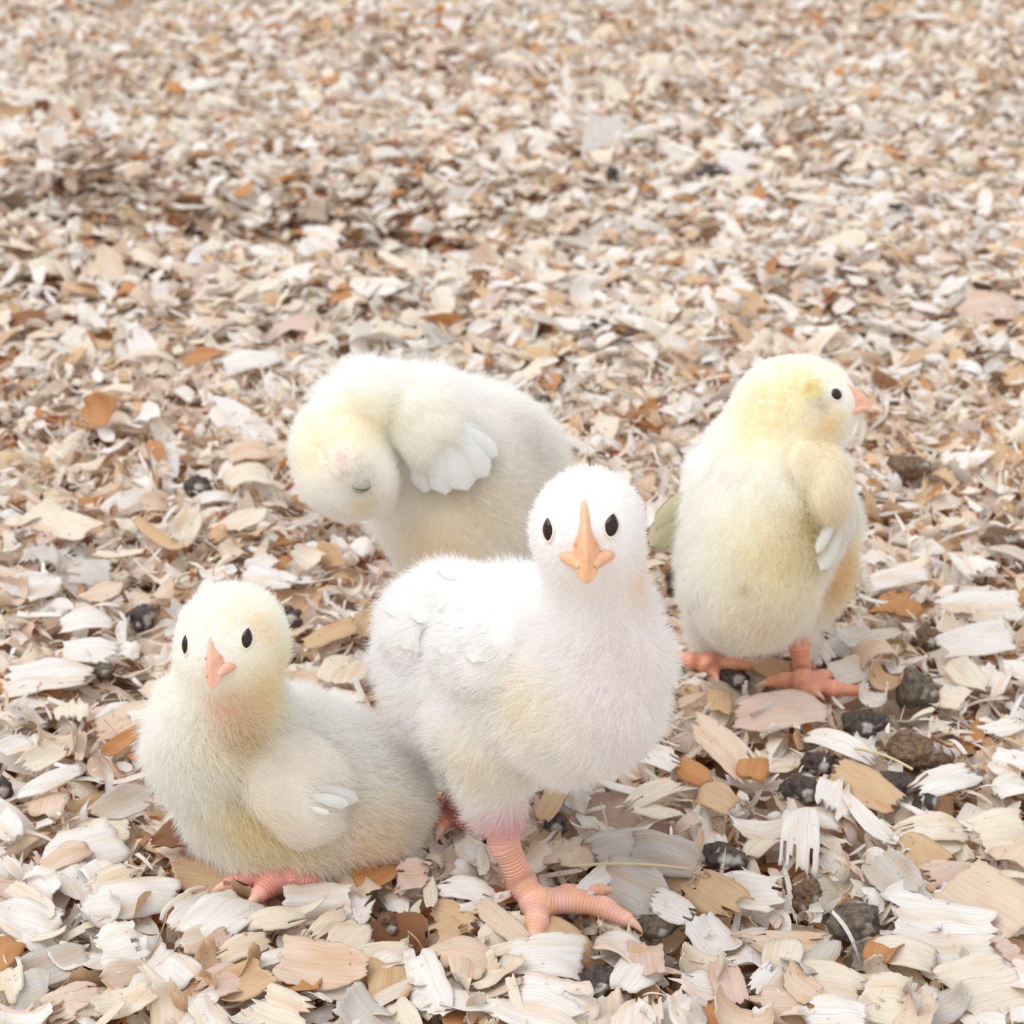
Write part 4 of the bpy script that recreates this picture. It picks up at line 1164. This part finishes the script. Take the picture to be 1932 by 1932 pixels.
# (x1, y1, x2, y2, width px, bend deg (+ ends up, - arched), roll deg towards the camera, tone, taper0, taper1, fringe, slits, lift mm, what it looks like)
HAND = [
    (938, 1812, 1105, 1806, 78, -70, 15, 'white', .35, .0, .10, .0, 5, 'arched white shaving right in front of the walking chick\'s toe'),
    (905, 1868, 1112, 1925, 120, -25, 12, 'white', .5, .0, .22, .25, 6, 'largest white shaving at the bottom edge, with dark specks'),
    (1672, 1745, 1888, 1765, 128, 35, 24, 'white', .0, .35, .16, .1, 7, 'broad fan-shaped white shaving with peach streaks at the lower right'),
    (1796, 1655, 1945, 1740, 110, 10, 30, 'peach', .0, .0, .08, .0, 9, 'broad flat peach shaving against the right edge, behind the white fan'),
    (1338, 1672, 1486, 1694, 70, 40, 22, 'white', .5, .0, .30, .5, 6, 'bright white shaving with a slit, torn left end, right of the walking foot'),
    (1385, 1345, 1568, 1338, 78, -40, 18, 'pink', .45, .45, .10, .0, 6, 'pinkish tan oval shaving below the back-turned chick\'s right foot'),
    (1300, 1345, 1425, 1470, 62, -25, 18, 'peach', .5, .1, .25, .2, 6, 'long pale peach shaving slanting down from the walking chick\'s breast'),
    (1512, 1506, 1508, 1628, 72, -95, 0, 'white', .3, .0, .10, .45, 8, 'white strip folded into an arch with a slot in it, lower right'),
    (1565, 1452, 1698, 1518, 72, -20, 22, 'tan', .1, .3, .15, .0, 6, 'rough tan slab with cross ripples between the dark droppings'),
    (1512, 1380, 1655, 1432, 42, -80, 18, 'white', .6, .5, .15, .2, 6, 'curled white strip slanting down left of the largest brown dropping'),
    (1728, 1492, 1850, 1450, 56, -50, 20, 'white', .3, .3, .25, .2, 6, 'arched white shaving right below the largest brown dropping'),
    (1678, 1572, 1832, 1560, 58, -75, 12, 'cream', .2, .2, .2, .1, 7, 'cream shaving arched like a bridge at the right, above dark gaps'),
    (1838, 1575, 1940, 1560, 84, -15, 26, 'cream', .0, .1, .12, .1, 7, 'square cream shaving with dark specks at the right edge'),
    (1590, 1500, 1700, 1602, 34, 60, 20, 'white', .7, .6, .1, .0, 6, 'long thin twisted white shaving running down between tan pieces'),
    (1648, 1615, 1725, 1690, 84, 30, 25, 'grey', .2, .3, .15, .0, 6, 'greyish cupped shaving behind the white fan at the lower right'),
    (1722, 1652, 1872, 1640, 56, -30, 16, 'pink', .3, .2, .3, .3, 6, 'pinkish white shaving with a fringed left end near the right edge'),
    (1468, 1840, 1632, 1882, 88, -30, 18, 'cream', .1, .1, .22, .1, 5, 'cream shaving with cross streaks at the bottom right'),
    (1620, 1880, 1712, 1896, 96, -40, 18, 'cream', .1, .1, .1, .0, 6, 'square cream shaving with cross ripples, right of the streaked one at the bottom'),
    (1388, 1770, 1566, 1792, 54, 10, 14, 'peach', .8, .2, .3, .2, 5, 'pale peach wedge with dark grain lines at the bottom, right of the middle'),
    (1352, 1805, 1392, 1895, 60, -20, 20, 'pink', .5, .2, .1, .0, 6, 'upright pink wedge shaving at the bottom, right of the middle'),
    (1358, 1905, 1450, 1932, 62, 200, 10, 'peach', .2, .2, .1, .0, 7, 'rolled peach shaving opened like a shell at the bottom edge'),
    (1428, 1880, 1475, 1818, 60, 15, 25, 'white', .0, .3, .4, .6, 6, 'small white shaving split into a fan of fibres at the bottom'),
    (1520, 1912, 1642, 1918, 80, -30, 24, 'white', .3, .3, .15, .0, 8, 'white smooth shaving at the bottom edge under the cream streaked one'),
    (1795, 1880, 1940, 1850, 130, -12, 26, 'cream', .2, .0, .12, .0, 6, 'broad speckled cream shaving in the bottom right corner'),
    (372, 1764, 478, 1690, 96, -65, 14, 'white', .1, .2, .1, .0, 6, 'white shaving with crosswise ripples just below the sitting chick\'s foot'),
    (312, 1742, 405, 1690, 62, -45, 15, 'white', .4, .2, .15, .2, 4, 'white shaving tucked left of the rippled one below the sitting chick'),
    (152, 1700, 340, 1682, 78, -45, 18, 'white', .3, .3, .12, .0, 5, 'long white rippled shaving lying left of the sitting chick\'s foot'),
    (8, 1680, 98, 1736, 66, 15, 24, 'cream', .2, .5, .1, .0, 5, 'cream slanting shaving at the left edge near the bottom'),
    (60, 1640, 108, 1688, 50, 20, 26, 'white', .3, .4, .1, .0, 6, 'small white cupped shaving above the cream one at the left'),
    (170, 1800, 282, 1776, 100, -30, 20, 'white', .1, .2, .3, .3, 6, 'white torn shaving with peach blots near the bottom left'),
    (20, 1880, 96, 1868, 88, 20, 30, 'grey', .1, .3, .12, .0, 6, 'greyish white upright shaving in the bottom left corner'),
    (82, 1908, 192, 1868, 58, -50, 14, 'peach', .2, .4, .1, .1, 5, 'arched peach shaving right of the greyish one in the bottom left corner'),
    (362, 1868, 472, 1840, 62, -60, 14, 'pink', .2, .3, .3, .5, 6, 'lilac white arched shaving with two slots at the bottom'),
    (520, 1812, 700, 1828, 92, 25, 22, 'peach', .0, .7, .08, .0, 8, 'large folded peach triangle of shaving in front of the sitting chick'),
    (548, 1846, 690, 1862, 60, 10, 25, 'white', .4, .2, .3, .5, 5, 'white comb-like fringed shaving under the peach triangle'),
    (470, 1880, 590, 1925, 80, 30, 25, 'cream', .2, .2, .35, .3, 6, 'cream shaving with splintered upper end at the bottom'),
    (404, 1806, 512, 1768, 46, -60, 18, 'cream', .4, .3, .15, .1, 6, 'cream curled shaving left of the folded peach triangle'),
    (458, 1742, 582, 1724, 44, -50, 16, 'cream', .4, .5, .1, .1, 6, 'cream lens-shaped shaving behind the folded peach triangle'),
    (580, 1770, 656, 1712, 34, -60, 18, 'cream', .4, .2, .3, .0, 6, 'cream ribbon standing up right of the cream lens-shaped shaving'),
    (640, 1640, 700, 1690, 46, 15, 20, 'peach', .8, .0, .1, .0, 5, 'peach triangular shaving touching the sitting chick\'s tail'),
    (744, 1652, 812, 1650, 58, -25, 22, 'pink', .0, .1, .15, .5, 6, 'pale slotted square shaving just right of the sitting chick\'s tail'),
    (815, 1668, 945, 1690, 46, -70, 14, 'white', .5, .3, .25, .4, 6, 'lilac white curved shaving left of the walking chick\'s ankle'),
    (902, 1700, 992, 1778, 44, 15, 18, 'peach', .3, .2, .1, .0, 6, 'pale strip slanting down to the walking chick\'s middle toe'),
    (808, 1712, 905, 1738, 52, -20, 18, 'tan', .3, .1, .2, .0, 5, 'yellowish shaving with a brown knot left of the walking foot'),
    (798, 1795, 940, 1800, 56, -110, 6, 'peach', .1, .1, .08, .2, 7, 'peach shaving arched into a tunnel, left of the arched white one'),
    (1112, 1605, 1242, 1590, 68, -50, 16, 'grey', .3, .2, .15, .2, 6, 'grey-stained shaving with dark grain right of the walking chick\'s shank'),
    (1092, 1688, 1172, 1622, 38, 10, 22, 'white', .3, .2, .1, .0, 6, 'white strip pointing up right of the walking chick\'s shank'),
    (1168, 1640, 1248, 1662, 40, -60, 16, 'peach', .3, .2, .1, .0, 6, 'small peach arched shaving right of the white strip'),
    (1216, 1778, 1224, 1838, 66, -15, 10, 'pink', .0, .0, .08, .0, 6, 'small pale square shaving with upright grain, bottom right of the foot'),
    (1222, 1690, 1310, 1730, 56, -25, 20, 'white', .3, .3, .25, .2, 6, 'white crumpled shaving beyond the walking chick\'s longest toe'),
    (0, 1285, 182, 1268, 62, -25, 14, 'white', .0, .6, .15, .1, 6, 'long white shaving over an orange one at the left edge'),
    (6, 1310, 120, 1298, 40, -20, 8, 'orange', .0, .6, .1, .0, 2, 'orange shaving under the long white one at the left edge'),
    (30, 1500, 156, 1450, 36, -35, 22, 'white', .7, .6, .05, .0, 8, 'smooth white lens-shaped shaving left of the sitting chick'),
    (178, 1545, 292, 1488, 66, 20, 18, 'grey', .3, .7, .12, .0, 6, 'wide grey-white shaving leaning against the sitting chick\'s breast'),
    (190, 1425, 262, 1376, 32, 40, 20, 'orange', .4, .3, .1, .0, 6, 'orange ribbon of shaving left of the sitting chick\'s breast'),
    (40, 1455, 122, 1400, 52, 20, 22, 'cream', .3, .3, .2, .2, 5, 'cream torn shaving above the smooth white lens, left side'),
    (110, 1175, 214, 1168, 44, -70, 14, 'white', .3, .6, .1, .0, 6, 'white arched shaving left of the dark lumpy dropping'),
    (100, 1225, 222, 1232, 52, -30, 18, 'white', .2, .1, .2, .1, 6, 'white ribbed shaving below the arched one at the left'),
    (128, 1075, 212, 1080, 54, -20, 22, 'grey', .0, .2, .12, .1, 6, 'grey-white square shaving at the left, above the arched white one'),
    (62, 965, 182, 1008, 62, 45, 22, 'cream', .0, .3, .08, .0, 7, 'smooth cream bent shaving at the left, level with the preening head'),
    (256, 985, 352, 1042, 26, 50, 20, 'tan', .3, .6, .1, .0, 7, 'twisted tan ribbon left below the preening chick\'s head'),
    (330, 1030, 372, 955, 52, 30, 25, 'cream', .2, .5, .15, .1, 7, 'upright cream shaving with a dark knot left of the preening head'),
    (426, 908, 512, 895, 46, -100, 8, 'cream', .3, .3, .1, .0, 7, 'cream shaving arched like a shell just left of the preening head'),
    (428, 862, 512, 850, 42, -70, 12, 'peach', .3, .3, .1, .0, 6, 'peach arched shaving behind the shell-like one, left of the preening head'),
    (420, 690, 530, 672, 44, -35, 16, 'white', .2, .5, .05, .0, 6, 'long smooth white shaving behind the preening chick\'s shoulder'),
    (155, 770, 212, 790, 64, 5, 62, 'orange', .7, .1, .08, .0, 10, 'bright orange triangular shaving standing up at the left'),
    (350, 690, 425, 662, 34, -40, 10, 'orange', .4, .4, .1, .0, 6, 'orange shaving under a white one, left behind the preening chick'),
    (560, 460, 642, 480, 60, -60, 45, 'white', .4, .1, .2, .3, 10, 'white shaving standing up far back, left of the middle'),
    (1640, 1098, 1755, 1078, 42, -40, 18, 'white', .2, .3, .1, .0, 6, 'white shaving right of the back-turned chick\'s wing tip'),
    (1668, 1070, 1752, 1060, 24, 120, 10, 'cream', .1, .1, .1, .0, 6, 'small half-rolled cream shaving above the white one at the right'),
    (1772, 1222, 1915, 1196, 66, -20, 22, 'white', .3, .1, .12, .0, 7, 'large flat white shaving near the right edge, behind the droppings'),
    (1765, 1145, 1932, 1140, 60, -15, 18, 'white', .4, .1, .1, .0, 5, 'long white shaving behind the large flat one at the right edge'),
    (1616, 1232, 1688, 1222, 44, -190, 0, 'peach', .0, .1, .05, .0, 8, 'rolled peach tube right of the back-turned chick\'s foot'),
    (1655, 1268, 1700, 1282, 40, 230, 0, 'tan', .0, .1, .05, .0, 7, 'small rolled tan tube between the peach tube and the round dropping'),
    (1568, 1278, 1645, 1255, 52, -20, 24, 'white', .0, .1, .15, .2, 5, 'white slab touching the back-turned chick\'s right toes'),
    (1520, 1200, 1560, 1255, 52, 10, 20, 'white', .1, .1, .15, .1, 5, 'white upright slab right behind the back-turned chick\'s right shank'),
    (1762, 1310, 1822, 1322, 46, -15, 24, 'cream', .1, .1, .12, .0, 5, 'cream square shaving just right of the round grey dropping'),
    (1850, 1385, 1935, 1360, 34, 30, 18, 'white', .2, .2, .3, .2, 6, 'white strip with torn end at the right edge below the droppings'),
    (1870, 1430, 1935, 1450, 56, 25, 24, 'white', .2, .0, .1, .0, 6, 'white slanting shaving at the right edge above the square cream one'),
    (1085, 1475, 1160, 1450, 52, -10, 24, 'white', .2, .2, .5, .6, 6, 'white tuft-like fringed shaving under the walking chick\'s breast'),
    (1022, 1545, 1060, 1478, 40, -30, 20, 'tan', .2, .2, .1, .0, 6, 'tan folded shaving beside the walking chick\'s thigh'),
    (1068, 1500, 1110, 1520, 40, -20, 24, 'grey', .1, .1, .1, .0, 6, 'small grey-white square shaving under the walking chick\'s belly'),
    (1180, 1520, 1290, 1470, 40, -45, 18, 'cream', .5, .2, .2, .3, 6, 'cream feathery shaving right below the walking chick\'s breast'),
    (1200, 1420, 1290, 1440, 46, -40, 18, 'white', .3, .4, .35, .4, 6, 'white splintered shaving touching the walking chick\'s breast'),
    (1885, 1800, 1925, 1790, 66, 10, 20, 'pink', .2, .3, .3, .4, 8, 'pink shredded shaving at the right edge near the bottom'),
    (1410, 1190, 1480, 1215, 40, -20, 22, 'white', .2, .2, .1, .0, 3, 'white shaving under the back-turned chick\'s belly'),
    (160, 1570, 250, 1560, 46, -40, 16, 'cream', .3, .2, .2, .2, 5, 'cream shaving below the wide grey-white one at the left'),
    (0, 1420, 55, 1395, 40, 30, 20, 'white', .2, .3, .1, .0, 5, 'white cupped shaving at the left edge level with the sitting breast'),
    (455, 1080, 560, 1098, 48, -25, 18, 'white', .3, .3, .1, .1, 5, 'white shaving behind the sitting chick\'s head'),
    (1150, 600, 1260, 622, 30, -20, 18, 'white', .3, .3, .1, .0, 6, 'white shaving in the middle distance beside a black dropping'),
]
G_NEAR = 'large wood shavings on top of the litter'
for (x1, y1, x2, y2, wpx, bend, roll, tone, t0, t1, fr, sl, lift, lab) in HAND:
    z = lift / 1000.0
    a, b = G(x1, y1, z), G(x2, y2, z)
    c = (a + b) / 2; c[2] += gz(c[0], c[1])
    Lx = np.linalg.norm(b - a); xd = nrm(b - a)
    s = mpp(c)
    Lx = min(Lx, 0.046)
    bd = math.radians(bend)
    if abs(bd) > 0.3:
        Lx *= (abs(bd) / 2) / max(math.sin(min(abs(bd) / 2, 1.5)), 0.05)
    if abs(bend) > 150:
        Lx = wpx * s * math.pi
    # turn the face towards the camera about the long axis
    view = nrm(CAM - c)
    up = np.array((0, 0, 1.0))
    side = nrm(np.cross(xd, up))
    if side @ view < 0: side = -side
    nn = up * math.cos(math.radians(roll)) + side * math.sin(math.radians(roll))
    vis = max(0.45, abs(nn @ view))
    vis = vis + (1 - vis) * abs(xd @ nrm(np.array((view[0], view[1], 0))))
    Wd = wpx * s / vis
    rg = np.random.default_rng(int(x1 * 7 + y1))
    V, F, g = shaving_shape(Lx, Wd, bd, rg.normal(0, 0.25), rg.normal(0, 0.35), (t0, t1), fr * 0.8, 0.025, 16, 12, 0.00030, rg, sl, rg.normal(0, 0.18))
    place('wood_shaving', V, F, g, c, xd, nn, tone, lab, G_NEAR)

# bark chip and straw
a, b = G(284, 1606, .004), G(425, 1566, .007)
V, F, g = shaving_shape(np.linalg.norm(b - a), 0.0085, -0.3, 0.2, 0.3, (0.7, 0.1), 0.1, 0.1, 12, 8, 0.0009, np.random.default_rng(5))
o = place('bark_chip', V, F, g, (a + b) / 2 + np.array((0, 0, .003)), b - a, np.array((0.05, -0.6, 0.8)), 'brown', 'brown bark chip sticking out from under the sitting chick\'s breast', None, 'bark chip')
for (x1, y1, x2, y2, r, lab) in ((1075, 1634, 1300, 1640, 0.00042, 'thin greenish straw lying level right of the walking chick\'s shank'),
                                 (1612, 1412, 1722, 1452, 0.0004, 'thin straw lying across the largest brown dropping')):
    p0, p1 = G(x1, y1, .0075), G(x2, y2, .0085)
    pts = [p0 + (p1 - p0) * t + np.array((0, 0, 0.0012 * math.sin(t * 3.1))) for t in np.linspace(0, 1, 10)]
    V, F = tube(pts, r, 8)
    o = link('straw', mesh_data('straw', V, F), plain('straw_stem', srgb(214, 200, 158), 0.5, 0, 0.2, 400))
    tag(o, lab, 'straw')

# further single shavings of the top layer, nearest ones first, each with a label of its own
LAND = [(W, (1010, 1720), 'the walking chick\'s foot'), (W, (1180, 1460), 'the walking chick\'s breast'), (S, (520, 1680), 'the sitting chick\'s foot'), (S, (300, 1540), 'the sitting chick\'s breast'),
        (S, (770, 1620), 'the sitting chick\'s tail'), (R, (1515, 1290), 'the back-turned chick\'s right foot'), (R, (1620, 1000), 'the back-turned chick\'s wing'),
        (None, (1730, 1330), 'the round grey-brown dropping'), (None, (272, 1190), 'the dark lumpy dropping'), (None, (1722, 1430), 'the largest brown dropping'), (None, (1610, 1760), 'the long grey-green dropping'),
        (None, (1775, 1790), 'the broad white fan-shaped shaving'), (None, (1000, 1900), 'the largest white shaving'), (None, (600, 1840), 'the large folded peach triangle'), (None, (240, 1690), 'the long rippled shaving'),
        (None, (95, 1480), 'the smooth white lens-shaped shaving'), (None, (90, 1280), 'the long white shaving at the left edge'), (None, (185, 770), 'the bright orange standing triangle'), (None, (620, 990), 'the preening chick\'s head'),
        (None, (1870, 1880), 'the speckled cream corner shaving'), (None, (1840, 1210), 'the large flat white shaving'), (None, (120, 985), 'the smooth cream bent shaving'), (None, (60, 1890), 'the greyish corner shaving'),
        (None, (1410, 1680), 'the white slit shaving'), (None, (1470, 1345), 'the pinkish tan oval shaving'), (None, (420, 1850), 'the lilac white slotted shaving')]
rgS = np.random.default_rng(77)
kinds = []
for kind, n in (('flat', 8), ('curled', 8), ('arched', 6), ('rolled', 4), ('narrow', 5), ('pointed', 5), ('torn', 6)):
    for i in range(n):
        L0 = rgS.uniform(0.014, 0.021); W0 = rgS.uniform(0.45, 0.75) * L0
        bend, t0, t1, fr, sl = rgS.uniform(-0.3, 0.3), rgS.uniform(0, .4), rgS.uniform(0, .5), 0.12, 0.0
        if kind == 'curled': bend = rgS.uniform(1.0, 1.9)
        if kind == 'arched': bend = -rgS.uniform(1.0, 1.9)
        if kind == 'rolled': bend = rgS.uniform(3.6, 5.2); W0 *= 0.7; L0 *= 1.2
        if kind == 'narrow': W0 = L0 * rgS.uniform(0.16, 0.26); bend = rgS.uniform(-1, 1)
        if kind == 'pointed': t1 = 0.92; t0 = 0.2
        if kind == 'torn': fr = 0.42; sl = 0.35
        V, F, g = shaving_shape(L0, W0, bend, rgS.normal(0, 0.3), rgS.normal(0, 0.35), (t0, t1), fr * 0.8, 0.035, 10, 9, 0.00028, rgS, sl, rgS.normal(0, 0.25))
        me = mesh_data('wood_shaving', V, F, True, [('grain', 'FLOAT_VECTOR', g)])
        me.materials.append(M_WOOD)
        kinds.append((kind, me, L0))
TW = {'white': 'white', 'cream': 'cream', 'peach': 'peach', 'pink': 'pinkish', 'tan': 'tan', 'orange': 'orange', 'grey': 'greyish'}
CLEAR = [(1075, 1705, 55), (1150, 1712, 55), (1012, 1740, 45), (1600, 1300, 40), (1530, 1295, 45), (1380, 1262, 50), (1300, 1245, 40), (480, 1670, 60), (400, 1595, 45)]
CLEAR += [(d[0], d[1], max(d[2], d[3]) * 0.5 + 26) for d in DROPS if d[2]]
seen, pending, tries = [], [], 0
hand_c = np.array([((h[0] + h[2]) / 2, (h[1] + h[3]) / 2) for h in HAND])
while len(pending) < 300 - len(HAND) and tries < 60000:
    tries += 1
    py = 1932 - 960 * rgS.random() ** 1.5
    px = rgS.random() * 1932
    if covered(px, py) or np.min(np.hypot(hand_c[:, 0] - px, (hand_c[:, 1] - py) * 1.4)) < 34:
        continue
    if min(math.hypot(px - qx, (py - qy) * 1.2) - qr for qx, qy, qr in CLEAR) < 0:
        continue
    if seen and np.min(np.hypot(np.array(seen)[:, 0] - px, (np.array(seen)[:, 1] - py) * 1.3)) < 30:
        continue
    seen.append((px, py))
    kind, me, L0 = kinds[rgS.integers(len(kinds))]
    tone = rgS.choice(['white', 'cream', 'peach', 'pink', 'tan', 'orange', 'grey'], p=[.40, .27, .14, .03, .08, .03, .05])
    pending.append((px, py, kind, me, L0, tone, rgS.uniform(0.72, 1.12)))
used = {}
order = ['nearest', 'second', 'third', 'fourth', 'fifth', 'sixth', 'seventh', 'eighth', 'ninth', 'tenth']
recs = []
for (px, py, kind, me, L0, tone, sc) in pending:
    dl = [math.hypot(px - l[1][0], (py - l[1][1]) * 1.2) for l in LAND]
    k = int(np.argmin(dl)); lx, ly = LAND[k][1]
    dx, dy = px - lx, (py - ly) * 1.2
    if abs(dx) > abs(dy): rel = 'right of' if dx > 0 else 'left of'
    else: rel = 'below' if dy > 0 else 'above'
    recs.append((dl[k], k, rel, px, py, kind, me, L0, tone, sc))
recs.sort(key=lambda r: r[0])
for (d, k, rel, px, py, kind, me, L0, tone, sc) in recs:
    key = (TW[tone], kind, rel, k)
    n = used.get(key, 0); used[key] = n + 1
    lab = '%s %s shaving %s %s' % (TW[tone], kind, rel, LAND[k][2])
    if n:
        lab = '%s-nearest %s' % (order[n], lab)
    c = G(px, py, 0.004); c[2] = gz(c[0], c[1]) + rgS.uniform(0.0035, 0.0065)
    yaw = rgS.random() * 6.283
    xd = np.array((math.cos(yaw), math.sin(yaw), rgS.normal(0, 0.16)))
    nn = np.array((rgS.normal(0, 0.3), rgS.normal(-0.18, 0.34), 1.0))
    o = place('wood_shaving', None, None, None, c, xd, nn, tone, lab, G_NEAR, me=me)
    o.scale = (sc, sc, sc)
